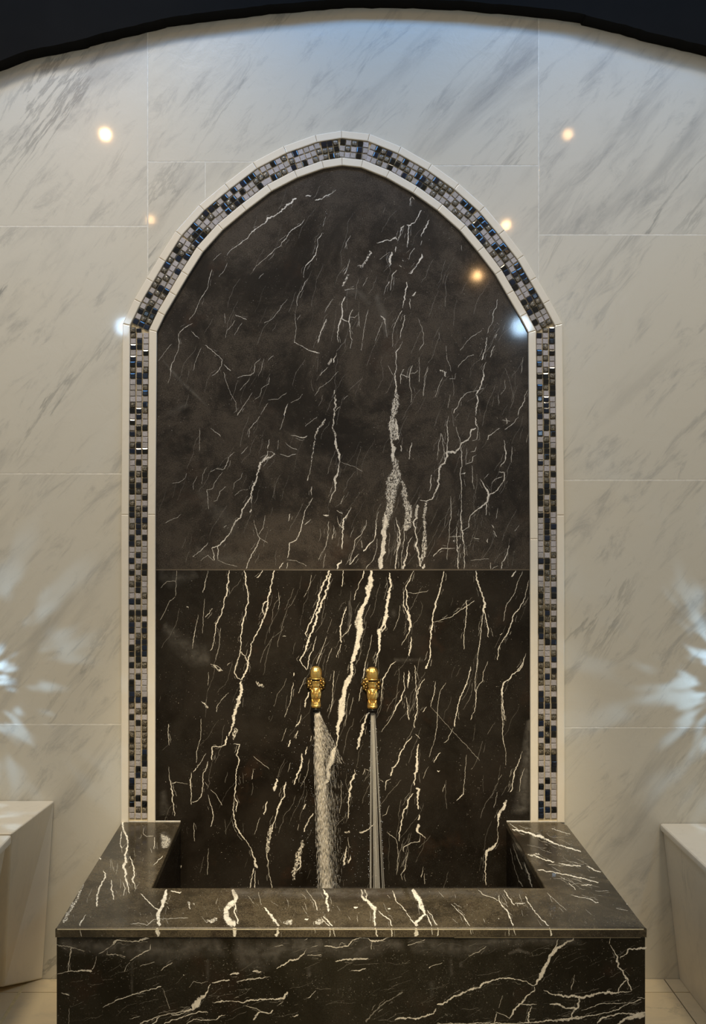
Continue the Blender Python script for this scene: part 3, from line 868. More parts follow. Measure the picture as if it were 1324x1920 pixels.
V_FRONT = parse('''
J: 20,965,5 130,985,8 235,1015,6
J: 135,985,20 125,1060,6 110,1165,8
J: 30,1185,5 110,1165,6 195,1162,10 290,1165,16
J: 290,1150,10 310,1110,5 325,1050,3
J: 345,1030,8 400,1000,10 440,975,6 465,935,24 490,930,10 540,940,6 630,940,8 690,918,20 720,918,6
J: 405,1010,6 400,1040 460,1035,8 540,1055,8
J: 730,960,4 720,1000,8 640,1045,8 575,1085,6
J: 575,1095,4 540,1140,5 530,1170
J: 805,1160,4 830,1138,7 895,1100,8
J: 650,1125,5 700,1110,5 760,1095
J: 370,1435,5 430,1400,9 500,1370,9 600,1335,9 700,1310,9 810,1278,9
J: 820,1290,4 875,1450,3
J: 570,1520,6 650,1500,5
J: 1180,1260,8 1140,1340,14 1100,1370,40 1070,1420,50 1040,1450,20 950,1470,8 800,1495,7 650,1559,12
J: 1190,1250,12 1240,1240,10 1324,1232,12
J: 1200,1400,5 1260,1390,14 1324,1385,8
J: 885,1487,14 950,1485,8 1030,1455,6
J: 800,1500,12 770,1540,9 740,1559
J: 1000,1559,8 1050,1525,6 1130,1530,8 1220,1530,6 1245,1500,10 1290,1490,6
J: 830,1559,9 900,1525,9 1000,1500,9 1090,1470,8 1160,1475,6
J: 60,1325,7 120,1345,8
J: 975,1190,16
J: 1020,1285,4 1050,1240,4 1110,1255 1160,1240,4
J f o.5: 30,960,130 350,980,140 600,1000,150 900,1010,240 1060,980,160 1324,980,160
J f o.25: 590,1100,30 590,1360,20
J f o.25: 1155,1070,50 1160,1240,30
K f o.5: 0,1000,220 200,1060,260 420,990,190 700,960,180 950,1000,200 1200,960,120 1324,960,130
L f o.45: 0,960,130 220,980,140 420,1000,130 680,940,140 900,930,90 1324,930,80
L f o.55: 760,1035,20 840,1005,40 930,1030,20
L f o.4: 330,1060,40 340,1200,30
L f o.4: 390,1100,60 430,1130,40
L f o.3: 190,1230,60 190,1370,30
K f o.4: 590,1130,50 600,1210,30
J: 120,1440,3 115,1559
K: 0,1388,8 60,1388,9 90,1400,12 170,1382,14 240,1378,14 340,1372,12 400,1360,16 435,1320,20
K: 175,1530,18 195,1490,16 230,1465,10 260,1475,12 300,1478,12 325,1455,16
K: 100,1420,4 160,1435,5 230,1460,6
K: 350,1145,8 400,1115,14 450,1085,12 510,1068,14 560,1035,9 575,1000,5
K: 0,1190,12 70,1180,20
K: 170,1165,10 210,1162,22 235,1168
K: 50,1245,6 150,1222,10 240,1215,8 290,1205,5
K: 610,985,4 660,970,6
K: 710,975,10 800,985,9 890,970,9 920,930,9 980,915,9 1030,917,7 1080,942,16 1120,935,14 1200,912,10
K: 815,985,6 835,950,6 870,965,6
K: 580,1045,8 690,1045,7
K: 790,1090,8 860,1078,12 980,1075,14 1040,1068,7
K: 910,1160,6 970,1155,10 1020,1143,8
K: 575,1365,5 600,1355,8 645,1310,6
K: 355,1425,5 400,1390,5
K: 560,930,8 585,918
K: 1240,1528,18 1324,1518,16
K o.3: 1020,1545,20 1060,1495,12 1150,1410,9 1300,1320,8
K: 470,1500,10 515,1490,14
K: 330,975,4 400,970,6
K: 1065,945,5 1060,1000
L: 230,1412,18 300,1395,14 340,1365,18 440,1320,14 510,1290,22 540,1295,18 590,1250,16 650,1225,12 730,1215,9
L: 730,1217,14 830,1228,8 900,1240,8 930,1260,8 960,1275,8
L: 960,1270,10 990,1230,24 1020,1180,50 1050,1110,46 1080,1050,44 1120,1005,36 1160,975,20 1210,945,18 1255,914,16
L: 1140,925,8 1120,980,9 1090,1030,8
L: 0,1518,12 100,1518,14 150,1490,14 200,1480,14 225,1445,10
L: 10,970,8 70,950,6 140,925
L: 600,975,5 550,1015,7 470,1050,5
L: 770,1520,14 800,1460,18 860,1410,16 910,1350,12 960,1310,8 962,1280
L: 770,1515,10 730,1495,6 670,1470,5
L: 680,1480,8 660,1550,8
L: 860,1412,9 980,1412,7
L: 940,1430,8 920,1470,12 915,1555,12
L: 1030,1305,8 1100,1340,10 1180,1350,16 1250,1352,18 1302,1358,18 1382,1345,20 1452,1330,18 1532,1325,26 1582,1328,10 1692,1310,5
L: 1075,1410,10 1140,1415,18 1190,1440,14 1280,1445,16
L: 1300,1365,24 1295,1420,22 1240,1490,14 1240,1515,14
L: 230,1555,8 800,1555,9 950,1550,12 1060,1535,14 1200,1525,24 1320,1515,12
L: 170,1140,20 180,1130
L: 270,1100,5 180,1130,5
L: 725,1345,3 690,1440,3
M: 790,1325,14 815,1280,10 860,1230,10
M: 735,965,5 790,1050,9 800,1100,28 800,1130,16 850,1195,12 865,1215,24 870,1250,10 898,1310,10
M: 810,1065,10 855,1040,12 880,995,14 950,990,16 1012,985,14
M: 740,915,8 730,960,5
M: 440,1520,12 560,1500,10 650,1490,8 720,1475,8 800,1450,8 840,1420,7 920,1395,7 970,1375,10
M: 940,1360,7 1000,1365,9
M: 640,1555,18 680,1510,22 760,1495,12 840,1480,12 930,1485,20 1005,1480,18
M: 790,1559,12 860,1520,26 940,1500,40 1005,1490,36
M: 520,1460,5 660,1410,7 860,1400,5
M: 470,1190,6 445,1305,7
''')
V_INNER = parse('''
L: 800,210,4 830,310,6 870,400,8
L: 885,345,4 920,440,14 930,500,14 945,535,10
L: 845,480,8 875,530,6
L: 780,240,3 815,400 850,500
''')

# ------------------------------------------------------------------ arch outline (photo pixels on the wall plane), outer edge of the surround
ARC = [(231, 608), (253, 562), (276, 523), (299, 484), (330, 435), (374, 386), (422, 346), (474.5, 306), (532, 276), (591, 255), (640, 247),
       (693, 253), (752, 277), (809, 309.5), (860, 346), (908, 389), (945, 433), (981, 480), (1005, 521), (1030, 564), (1053.5, 608)]
OUT = [(228, 1800), (228, 1100), (229, 800)] + ARC + [(1056, 800), (1057.5, 1100), (1058, 1800)]
def offs(path, d):
    """shift the open path to its inside (towards the niche) by d px, mitred"""
    r = []
    for i, p in enumerate(path):
        ns = []
        for a, b in ((i-1, i), (i, i+1)):
            if a < 0 or b >= len(path): continue
            dx, dy = path[b][0]-path[a][0], path[b][1]-path[a][1]; l = math.hypot(dx, dy); ns.append((-dy/l, dx/l))
        nx = sum(n[0] for n in ns)/len(ns); ny = sum(n[1] for n in ns)/len(ns); l2 = nx*nx+ny*ny
        r.append((p[0]+nx/l2*d, p[1]+ny/l2*d))
    return r
P0, P1, P2, P3 = OUT, offs(OUT, 14.0), offs(OUT, 49.5), offs(OUT, 64.0)
PB = offs(OUT, 58.0); PIN = offs(OUT, 8.0)
RIMZ = CH-(1540-PY)/700.0            # top of the basin rim, from its line on the wall
BASE_Y = 1541
def cutlow(path, y):
    """keep the part of the path above photo row y"""
    out = []
    for i in range(len(path)-1):
        a, b = path[i], path[i+1]
        ia, ib = a[1] <= y, b[1] <= y
        if ia: out.append(a)
        if ia != ib:
            t = (y-a[1])/(b[1]-a[1]); out.append((a[0]+(b[0]-a[0])*t, y))
    if path[-1][1] <= y: out.append(path[-1])
    return out
def xleft(y, path=PIN):     # outline x at row y, left half
    n = len(path)//2+1
    for i in range(n-1):
        a, b = path[i], path[i+1]
        if b[1] <= y <= a[1]: return a[0]+(b[0]-a[0])*(a[1]-y)/(a[1]-b[1])
    return None
def xright(y, path=PIN):
    for i in range(len(path)//2, len(path)-1):
        a, b = path[i], path[i+1]
        if a[1] <= y <= b[1]: return a[0]+(b[0]-a[0])*(y-a[1])/(b[1]-a[1])
    return None

# ------------------------------------------------------------------ the wall
XL, XR = -1.32, 1.62
bm = bmesh.new(); box(bm, XL, XR, .0004, .14, -.02, 3.15)
wall = obj('wall_back', bm, M_GROUT); tag(wall, 'pale grey veined marble wall around the black niche', kind='structure')
pxL, pxR = PX+XL*700, PX+XR*700
FLOOR_PY = PY+CH*700
G = 1.0
def panel(pts):
    o = obj('marble_panel', wall_prism([(wx(x), wz(y)) for x, y in pts], random.uniform(0, .0003), .02, .0006), M_WALL, wall); return o
def side_panel(x_edge, y0, y1, left=True):
    """panel beside the arch between rows y0,y1, its far edge x_edge, clipped by the arch"""
    f = xleft if left else xright
    s = -1 if left else 1
    ys = [y0] + [p[1] for p in PIN if y0 < p[1] < y1 and (p[0] < 640) == left] + [y1]
    ys = sorted(set(ys)); pts = []
    for y in ys:
        x = f(y)
        if x is not None: pts.append((x, y))
    return pts
def rect_clip(x0, x1, y0, y1, left):
    xs = []
    f = xleft if left else xright
    ys = sorted(set([y0, y1] + [p[1] for p in PIN if y0 < p[1] < y1] + [y0+(y1-y0)*k/40 for k in range(41)]))
    e = []
    for y in ys:
        x = f(y)
        lim = x1 if left else x0
        if x is not None: lim = min(x1, x) if left else max(x0, x)
        e.append((lim, y))
    # drop collinear
    k = [e[0]]
    for i in range(1, len(e)-1):
        a, b, c = k[-1], e[i], e[i+1]
        if abs((b[0]-a[0])*(c[1]-a[1])-(c[0]-a[0])*(b[1]-a[1])) > .6: k.append(b)
    k.append(e[-1])
    far = x0 if left else x1
    return [(far, y0)] + k + [(far, y1)]
TOPY = -330
def two(x0, x1, y0, ym, y1, left, lim):
    """one panel whose inner edge follows x=lim down to row ym and the arch below it"""
    f = rect_clip(x0, lim if left else x1, y0, y1, left) if left else rect_clip(lim, x1, y0, y1, left)
    return f
panel(two(pxL+2, 277-G, TOPY, 0, 424-G, True, 277-G))
panel(rect_clip(pxL+2, 277-G, 424+G, 888-G, True))
panel(rect_clip(pxL+2, 300, 888+G, 1358-G, True))
panel(rect_clip(pxL+2, 300, 1358+G, FLOOR_PY, True))
panel(rect_clip(1010+G, pxR-2, TOPY, 440-G, False))
panel(rect_clip(1010+G, pxR-2, 440+G, 900-G, False))
panel(rect_clip(985, pxR-2, 900+G, 1364-G, False))
panel(rect_clip(985, pxR-2, 1364+G, FLOOR_PY, False))
# centre top panel: its lower edge follows the arch
def arch_y(x):
    for i in range(len(PIN)-1):
        a, b = PIN[i], PIN[i+1]
        if min(a[0], b[0]) <= x <= max(a[0], b[0]) and abs(a[0]-b[0]) > 3: return a[1]+(b[1]-a[1])*(x-a[0])/(b[0]-a[0])
    return 1e9
low = []
xs = sorted(set([277+G, 1010-G] + [p[0] for p in PIN if 277+G < p[0] < 1010-G] + [277+G+(733-2*G)*k/90 for k in range(1, 90)]))
for x in xs:
    lim = (303 if x < 640 else 310)-G
    low.append((x, min(lim, arch_y(x))))
panel([(277+G, TOPY)] + [(1010-G, TOPY)] + list(reversed(low)))
# below it: left pieces (with a joint at x=385) and right piece
def below(x0, x1, y0):
    p = []
    for x in sorted(set([x0, x1] + [q[0] for q in PIN if x0 < q[0] < x1])):
        y = arch_y(x)
        if y > y0: p.append((x, y))
    pts = [(x, y0) for x in (x0, x1) if arch_y(x) > y0]
    if len(pts) < 2:
        # find crossing
        a, b = x0, x1
        for _ in range(40):
            m = (a+b)/2
            if (arch_y(m) > y0) == (arch_y(x0) > y0): a = m
            else: b = m
        pts = [(x0, y0), (a, y0)] if arch_y(x0) > y0 else [(b, y0), (x1, y0)]
    return pts + list(reversed(p))
panel(below(277+G, 385-.7, 303+G))
panel(below(385+.7, 500, 303+G))
panel(below(790, 1010-G, 310+G))

# black niche slabs
slab_pts = cutlow(PB, 1067.3)
upper = obj('black_marble_slab', wall_prism([(wx(x), wz(y)) for x, y in slab_pts], .0, .02, .0008), M_BLK_UP, wall)
upper['label'] = 'upper black slab, hazy grey with pale veins'
xl, xr = slab_pts[0][0], slab_pts[-1][0]
lower = obj('black_marble_slab', wall_prism([(wx(x), wz(y)) for x, y in ((xl, 1069), (xr, 1069), (xr, 1832), (xl, 1832))], .0, .02, .0008), M_BLK_LO, wall)
lower['label'] = 'lower black slab, glossy, with bright white veins'
bm = bmesh.new(); box(bm, wx(xl), wx(xr), .0002, .003, wz(1069.6), wz(1066.8))
obj('slab_seam', bm, M_SEAM, wall)
def inside_up(x, y):
    if y > 1064 or y < 312: return False
    a, b = xleft(y, P3), xright(y, P3)
    return a is not None and b is not None and a+4 < x < b-4
def inside_lo(x, y): return 1072 < y < 1700 and 299 < x < 991
rnd = random.Random(5)
NY = Vector((0, -1, 0))
rb = Ribbons((300, 1066))
for v in V_UP: rb.add(v, on_y(0), NY, rnd)
rb.filler(170, (296, 310, 994, 1064), math.radians(112), (20, 80), (.3, .8), (.06, .20), on_y(0), NY, inside_up, rnd)
rb.filler(60, (600, 480, 960, 1064), math.radians(105), (20, 90), (.5, 1.0), (.10, .28), on_y(0), NY, inside_up, rnd)
rb.flecks(330, (296, 310, 994, 1064), on_y(0), NY, inside_up, rnd)
add_ribbons(upper, rb, M_VEIN_UP)
rb = Ribbons((1071, 1800))
for v in V_LO: rb.add(v, on_y(0), NY, rnd)
rb.filler(110, (296, 1075, 994, 1700), math.radians(108), (20, 90), (.3, .8), (.06, .20), on_y(0), NY, inside_lo, rnd)
rb.filler(50, (520, 1075, 800, 1600), math.radians(108), (30, 110), (.4, .9), (.08, .26), on_y(0), NY, inside_lo, rnd)
rb.flecks(300, (296, 1075, 994, 1700), on_y(0), NY, inside_lo, rnd)
add_ribbons(lower, rb, M_VEIN)

# ------------------------------------------------------------------ dark arched lintel over the wall
LC = [(-330, 330), (-160, 228), (0, 135), (60, 112), (165, 91), (170, 87), (275, 62), (310, 54), (314, 51), (400, 40), (520, 26), (650, 16), (760, 16), (860, 20), (1010, 34), (1088, 44), (1090, 47), (1190, 72), (1200, 76), (1324, 107), (1500, 165), (1700, 250)]
lc = []
for i in range(len(LC)-1):
    (x0, y0), (x1, y1) = LC[i], LC[i+1]; n = max(1, int(abs(x1-x0)/14))
    for k in range(n): t = k/n; lc.append((x0+(x1-x0)*t, y0+(y1-y0)*t+random.uniform(-.9, .9)))
lc.append(LC[-1])
pts = [(wx(x), wz(y)) for x, y in lc]
pts = [p for p in pts if XL+.01 < p[0] < XR-.01]
bm = wall_prism([(XL, pts[0][1])]+pts+[(XR, pts[-1][1]), (XR, 3.15), (XL, 3.15)], -.05, -.0006, .002)
tag(obj('trim_1', bm, M_LINTEL), 'dark painted low arch across the top of the wall', kind='structure')

# ------------------------------------------------------------------ arch surround: two ivory borders, mosaic between them
sur = empty('arch_surround', (wx(643), 0, RIMZ))
tag(sur, 'pointed arch surround of ivory marble strips with a three-tile-wide mosaic band', 'arch frame')
def between(a0, a1, b0, b1, y0, y1, bevel):
    return wall_prism([(wx(p[0]), wz(p[1])) for p in (a0, a1, b1, b0)], y0, y1, bevel)
def border(A, B, breaks_l, breaks_r):
    for i in range(len(A)-1):
        segs = [(A[i], A[i+1], B[i], B[i+1])]
        out = []
        for (a0, a1, b0, b1) in segs:
            ya, yb = a0[1], a1[1]
            if max(ya, yb) > BASE_Y:          # cut at the rim
                def cut(p, q):
                    t = (BASE_Y-p[1])/(q[1]-p[1]); return (p[0]+(q[0]-p[0])*t, BASE_Y)
                if ya > BASE_Y: a0, b0 = cut(a0, a1), cut(b0, b1)
                else: a1, b1 = cut(a0, a1), cut(b0, b1)
            out.append((a0, a1, b0, b1))
        for (a0, a1, b0, b1) in out:
            L = math.hypot(a1[0]-a0[0], a1[1]-a0[1]); g = .12/L
            def lp(p, q, t): return (p[0]+(q[0]-p[0])*t, p[1]+(q[1]-p[1])*t)
            bm = between(lp(a0, a1, g), lp(a0, a1, 1-g), lp(b0, b1, g), lp(b0, b1, 1-g), -.0085+random.uniform(-.0004, .0004), -.0005, .0022)
            reparent(obj('border_strip', bm, M_BORDER, smooth=False), sur)
def straighten(P):
    """merge the collinear leg points so each leg is two long strips"""
    P = list(P)
    return P
def legs(P, bl, br):
    # replace the three lower points of each leg by one break row
    top_l, top_r = P[3], P[-4]
    def at(path, y):
        for i in range(len(path)-1):
            a, b = path[i], path[i+1]
            if min(a[1], b[1]) <= y <= max(a[1], b[1]): t = (y-a[1])/(b[1]-a[1]); return (a[0]+(b[0]-a[0])*t, y)
    L = P[:4]; R = P[-4:]
    return [at(L, BASE_Y), at(L, bl)] + P[3:-3] + [at(R, br), at(R, BASE_Y)]
border(legs(P0, 965, 966), legs(P1, 965, 966), 0, 0)
border(legs(P2, 965, 1010), legs(P3, 965, 1010), 0, 0)
# grout bed of the mosaic
q1, q2 = cutlow(P1, BASE_Y), cutlow(P2, BASE_Y)
bm = bmesh.new()
for i in range(len(q1)-1):
    f = [Vector((wx(p[0]), -.0012, wz(p[1]))) for p in (q1[i], q1[i+1], q2[i+1], q2[i])]
    prism(bm, f, [Vector((v.x, -.0005, v.z)) for v in f])
reparent(obj('mosaic_grout', bm, M_MGROUT), sur)
# one shared mesh per tile kind
def tile_mesh(kind, h, chamfer, top):
    bm = bmesh.new(); s = .5
    lo = [Vector((x*s, 0, z*s)) for x, z in ((-1, -1), (1, -1), (1, 1), (-1, 1))]
    mid = [Vector((v.x, -h*(1-top), v.z)) for v in lo]
    up = [Vector((v.x*(1-chamfer), -h, v.z*(1-chamfer))) for v in lo]
    r = [[bm.verts.new(v) for v in q] for q in (lo, mid, up)]
    for a, b in ((0, 1), (1, 2)):
        for i in range(4): bm.faces.new((r[a][i], r[a][(i+1) % 4], r[b][(i+1) % 4], r[b][i]))
    bm.faces.new(r[2]); bm.faces.new(list(reversed(r[0])))
    bmesh.ops.recalc_face_normals(bm, faces=bm.faces)
    me = bpy.data.meshes.new(kind); bm.to_mesh(me); bm.free(); me.materials.append(MT[{'glass_tile': 'K', 'stone_tile': 'G', 'hatched_tile': 'R', 'mottled_tile': 'B'}[kind]])
    if kind in ('glass_tile', 'mottled_tile'):
        for p in me.polygons: p.use_smooth = kind == 'mottled_tile'
    return me
TM = {'K': ('glass_tile', tile_mesh('glass_tile', .0050, .34, .22)), 'G': ('stone_tile', tile_mesh('stone_tile', .0035, .12, .25)),
      'R': ('hatched_tile', tile_mesh('hatched_tile', .0038, .14, .25)), 'B': ('mottled_tile', tile_mesh('mottled_tile', .0045, .22, .3))}
LEFT = 'BGG GKG KKG GGK KGG KKG BGB KKK GKG GGB GGK GGG BGK KKB GKG KGG GKK KBG GGG BKG KKK GGG GKG GGB KBK BGK KKG KBG GGK BGG KBK KBG GKK BKB GKG KGK KBG GGG GKG KGG GBK KGK GBG BKG GKG GGB KKG GGG KKK BBG KGK KGK GBB'.split()
RIGHT = 'KGB GGK GBG KGK GBG KGG GBK KKB GKB KBK BGK KKG GKG BKG KGB GKG GKB KGK GBG KKG'.split()
cnt = {}
rt = random.Random(11)
TS = 10.0/700
def put_tile(px, py, ang, kind):
    if kind == 'G' and rt.random() < .45: kind = 'R'
    nm, me = TM[kind]; cnt[nm] = cnt.get(nm, 0)+1
    o = bpy.data.objects.new(nm, me); C.objects.link(o); o.parent = sur; o.matrix_parent_inverse = Matrix.Translation(sur.location).inverted()
    o.location = (wx(px)+rt.uniform(-.0003, .0003), -.0019, wz(py)+rt.uniform(-.0003, .0003))
    tl = .05 if kind == 'K' else .022
    g = lambda: max(-.10, min(.10, rt.gauss(0, tl)))
    o.rotation_euler = (g(), ang+rt.gauss(0, .02), g())
    s = TS*rt.uniform(.92, 1.0); o.scale = (s, rt.uniform(.9, 1.1), s*rt.uniform(.97, 1.02))
def rand_row():
    return ''.join(rt.choices('GKB', (.46, .33, .21))[0] for _ in range(3))
# legs
for left in (True, False):
    A = P1[:4] if left else list(reversed(P1[-4:])); B = P2[:4] if left else list(reversed(P2[-4:]))
    def at(path, y):
        for i in range(len(path)-1):
            a, b = path[i], path[i+1]
            if b[1] <= y <= a[1]: return a[0]+(b[0]-a[0])*(a[1]-y)/(a[1]-b[1])
        return path[-1][0]
    y = 629.5; r = 0
    while y < BASE_Y-4:
        pat = (LEFT if left else RIGHT); row = pat[r] if r < len(pat) else rand_row()
        a, b = at(A, y), at(B, y)
        x0, x1 = (a, b) if left else (b, a)
        for c in range(3): put_tile(x0+(x1-x0)*(c+.5)/3, y, 0, row[c])
        y += 10.83; r += 1
for (x, y, sz) in ((249.6, 618.8, 1.0), (261, 620.0, .75), (1034.2, 618.8, 1.0), (1022.5, 620.0, .75)):
    put_tile(x, y, 0, rt.choice('GBK')); LAST = C.objects[-1]; LAST.scale.z *= sz
# arch: rows follow the centre line
mid = offs(OUT, 31.75)[3:-3]
seg = [(mid[i], mid[i+1]) for i in range(len(mid)-1)]
Ls = [math.hypot(b[0]-a[0], b[1]-a[1]) for a, b in seg]; T = sum(Ls)
nrow = int(T/10.9); 
for k in range(nrow):
    s = (k+.65)*T/(nrow+.3); i = 0
    while i < len(Ls)-1 and s > Ls[i]: s -= Ls[i]; i += 1
    (a, b) = seg[i]; dx, dy = (b[0]-a[0])/Ls[i], (b[1]-a[1])/Ls[i]
    cx, cy = a[0]+dx*s, a[1]+dy*s
    # smooth the direction near the joints
    ang = math.atan2(dy, dx); row = rand_row()
    for c in range(3):
        d = (c-1)*11.6
        put_tile(cx-dy*d, cy+dx*d, ang, row[c])

# ------------------------------------------------------------------ basin
ZT = RIMZ
YF = -(D-F*(CH-ZT)/(1742-PY))       # front edge of the rim
YI = -(D-F*(CH-ZT)/(1667-PY))
X0, X1 = wx(229), wx(1058); XI0, XI1 = wx(339.5), wx(949)
bas = empty('wash_basin', ((X0+X1)/2, (YF)/2, 0))
tag(bas, 'large black marble trough basin with white veins under the niche', 'basin')
top = on_z(ZT)
seamL = [top(105, 1742), top(160, 1713), top(200, 1693), top(240, 1677.5), top(283, 1666)]
seamR = [top(1213, 1742), top(1175, 1718), top(1110, 1692.5), top(1060, 1676), top(1027, 1666.5)]
seamL[0] = Vector((X0, YF, ZT)); seamR[0] = Vector((X1, YF, ZT)); seamL[-1] = Vector((XI0, YI, ZT)); seamR[-1] = Vector((XI1, YI, ZT))
TH = .0165
def slab(name, loop, dz, mat, w=.0022, seg=3):
    bm = bmesh.new(); prism(bm, [Vector((v.x, v.y, ZT+dz)) for v in loop], [Vector((v.x, v.y, ZT-TH)) for v in loop])
    bmesh.ops.recalc_face_normals(bm, faces=bm.faces)
    es = [e for e in bm.edges if all(abs(v.co.z-ZT-dz) < 1e-6 for v in e.verts)]
    bmesh.ops.bevel(bm, geom=es, offset=w, segments=seg, profile=.5, affect='EDGES')
    o = obj(name, bm, mat); reparent(o, bas); return o
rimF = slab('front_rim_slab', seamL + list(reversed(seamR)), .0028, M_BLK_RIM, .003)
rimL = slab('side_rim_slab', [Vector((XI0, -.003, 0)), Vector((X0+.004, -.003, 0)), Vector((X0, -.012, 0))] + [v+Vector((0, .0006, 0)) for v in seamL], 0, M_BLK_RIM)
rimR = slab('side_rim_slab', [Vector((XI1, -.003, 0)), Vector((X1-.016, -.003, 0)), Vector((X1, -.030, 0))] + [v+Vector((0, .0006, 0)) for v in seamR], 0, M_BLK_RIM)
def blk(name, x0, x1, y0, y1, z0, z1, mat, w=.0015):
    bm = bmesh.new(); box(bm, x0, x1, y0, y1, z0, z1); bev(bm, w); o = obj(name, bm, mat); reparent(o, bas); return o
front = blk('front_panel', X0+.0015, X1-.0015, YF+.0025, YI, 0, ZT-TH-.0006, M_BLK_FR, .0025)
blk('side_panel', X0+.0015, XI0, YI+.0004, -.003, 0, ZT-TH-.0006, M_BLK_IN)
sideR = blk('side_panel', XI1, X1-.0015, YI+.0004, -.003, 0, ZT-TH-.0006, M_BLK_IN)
blk('basin_floor', XI0+.0004, XI1-.0004, YI+.0004, -.003, .02, .075, M_BLK_IN)
NZ = Vector((0, 0, 1))
def veins(o, lst, proj, nrm, mat, fill=None):
    rb = Ribbons({'front_panel': (1759, 1925), 'front_rim_slab': (1668, 1740)}.get(o.name.split('.')[0], (0, 3000)))
    for v in lst: rb.add(v, proj, nrm, rnd)
    if fill: rb.filler(*fill[:6], proj, nrm, fill[6], rnd); rb.flecks(fill[0]*4, fill[1], proj, nrm, fill[6], rnd)
    # into the child's own coordinates (children sit at world coordinates through parent inverse)
    add_ribbons(o, rb, mat)
def in_poly(P):
    def f(x, y):
        r = False
        for i in range(len(P)):
            a, b = P[i], P[i-1]
            if (a[1] > y) != (b[1] > y) and x < (b[0]-a[0])*(y-a[1])/(b[1]-a[1])+a[0]: r = not r
        return r
    return f
veins(rimL, V_TOPL, on_z(ZT), NZ, M_VEIN_RIM, (26, (120, 1545, 330, 1735), math.radians(100), (8, 30), (.5, 1.0), (.2, .5), in_poly([(238, 1546), (328, 1546), (275, 1662), (130, 1725)])))
veins(rimR, V_TOPR, on_z(ZT), NZ, M_VEIN_RIM, (40, (960, 1545, 1200, 1735), math.radians(15), (10, 50), (.5, .9), (.2, .5), in_poly([(962, 1548), (1045, 1548), (1190, 1728), (1040, 1662)])))
zf = ZT+.0028
veins(rimF, V_TOPF, on_z(zf), NZ, M_VEIN_RIM, (70, (130, 1668, 1190, 1738), math.radians(60), (5, 22), (.5, 1.0), (.25, .6), in_poly([(285, 1670), (1020, 1670), (1190, 1736), (130, 1736)])))
rb = Ribbons()
for v in V_EDGE: rb.add(v, on_y(YF), NY, rnd)
add_ribbons(rimF, rb, M_VEIN)
for p in rimF.data.polygons: pass
veins(front, V_FRONT, on_y(YF+.0025), NY, M_VEIN, (120, (115, 1765, 1205, 1918), math.radians(-18), (15, 60), (.3, .8), (.06, .2), in_poly([(115, 1765), (1205, 1765), (1205, 1918), (115, 1918)])))
veins(sideR, V_INNER, on_x(XI1), Vector((-1, 0, 0)), M_VEIN)
# front arris highlight, painted as a pale strip, and thin joint below the slab
bm = bmesh.new(); box(bm, X0+.004, X1-.006, YF-.0004, YF+.0006, ZT-.0014, ZT+.0004); reparent(obj('arris_highlight', bm, simple('painted_arris_shine', (.80, .70, .48), .3)), bas)
bm = bmesh.new(); box(bm, wx(762+90, YF), X1-.012, YF+.0001, YF+.002, ZT-TH-.0014, ZT-TH+.0001); reparent(obj('slab_joint', bm, simple('joint_filler', (.20, .165, .10), .6)), bas)
# bead of grout where rim meets wall
for a, b in ((X0+.002, XI0-.001), (XI1+.001, X1-.016)):
    bm = bmesh.new(); box(bm, a, b, -.0045, -.001, ZT, ZT+.0022); reparent(obj('grout_bead', bm, M_GROUT), bas)
# water standing in the trough
bm = bmesh.new(); box(bm, XI0+.001, XI1-.001, YI+.001, -.001, .0755, .135)
tag(obj('pool_water', bm, M_POOL), 'clear shallow water standing inside the black basin', 'water')

# ------------------------------------------------------------------ taps
def lathe(bm, prof, seg=32, mod=None, axis='z', org=(0, 0, 0), closed=True):
    rings = []
    for (h, r) in prof:
        ring = []
        for k in range(seg):
            t = 2*math.pi*k/seg; rr = r*(mod(h, t) if mod else 1)
            c, s = math.cos(t)*rr, math.sin(t)*rr
            v = (c, s, h) if axis == 'z' else (c, h, s)
            ring.append(bm.verts.new(Vector(v)+Vector(org)))
        rings.append(ring)
    for a, b in zip(rings, rings[1:]):
        for k in range(seg): bm.faces.new((a[k], a[(k+1) % seg], b[(k+1) % seg], b[k]))
    if closed: bm.faces.new(rings[0]); bm.faces.new(rings[-1])
def smooth_prof(pts, n=4):
    out = []
    for i in range(len(pts)-1):
        for k in range(n):
            t = k/n; s = t*t*(3-2*t); out.append((pts[i][0]+(pts[i+1][0]-pts[i][0])*t, pts[i][1]+(pts[i+1][1]-pts[i][1])*s))
    out.append(pts[-1]); return out
YT = -.062
K_ = (D+YT)/F
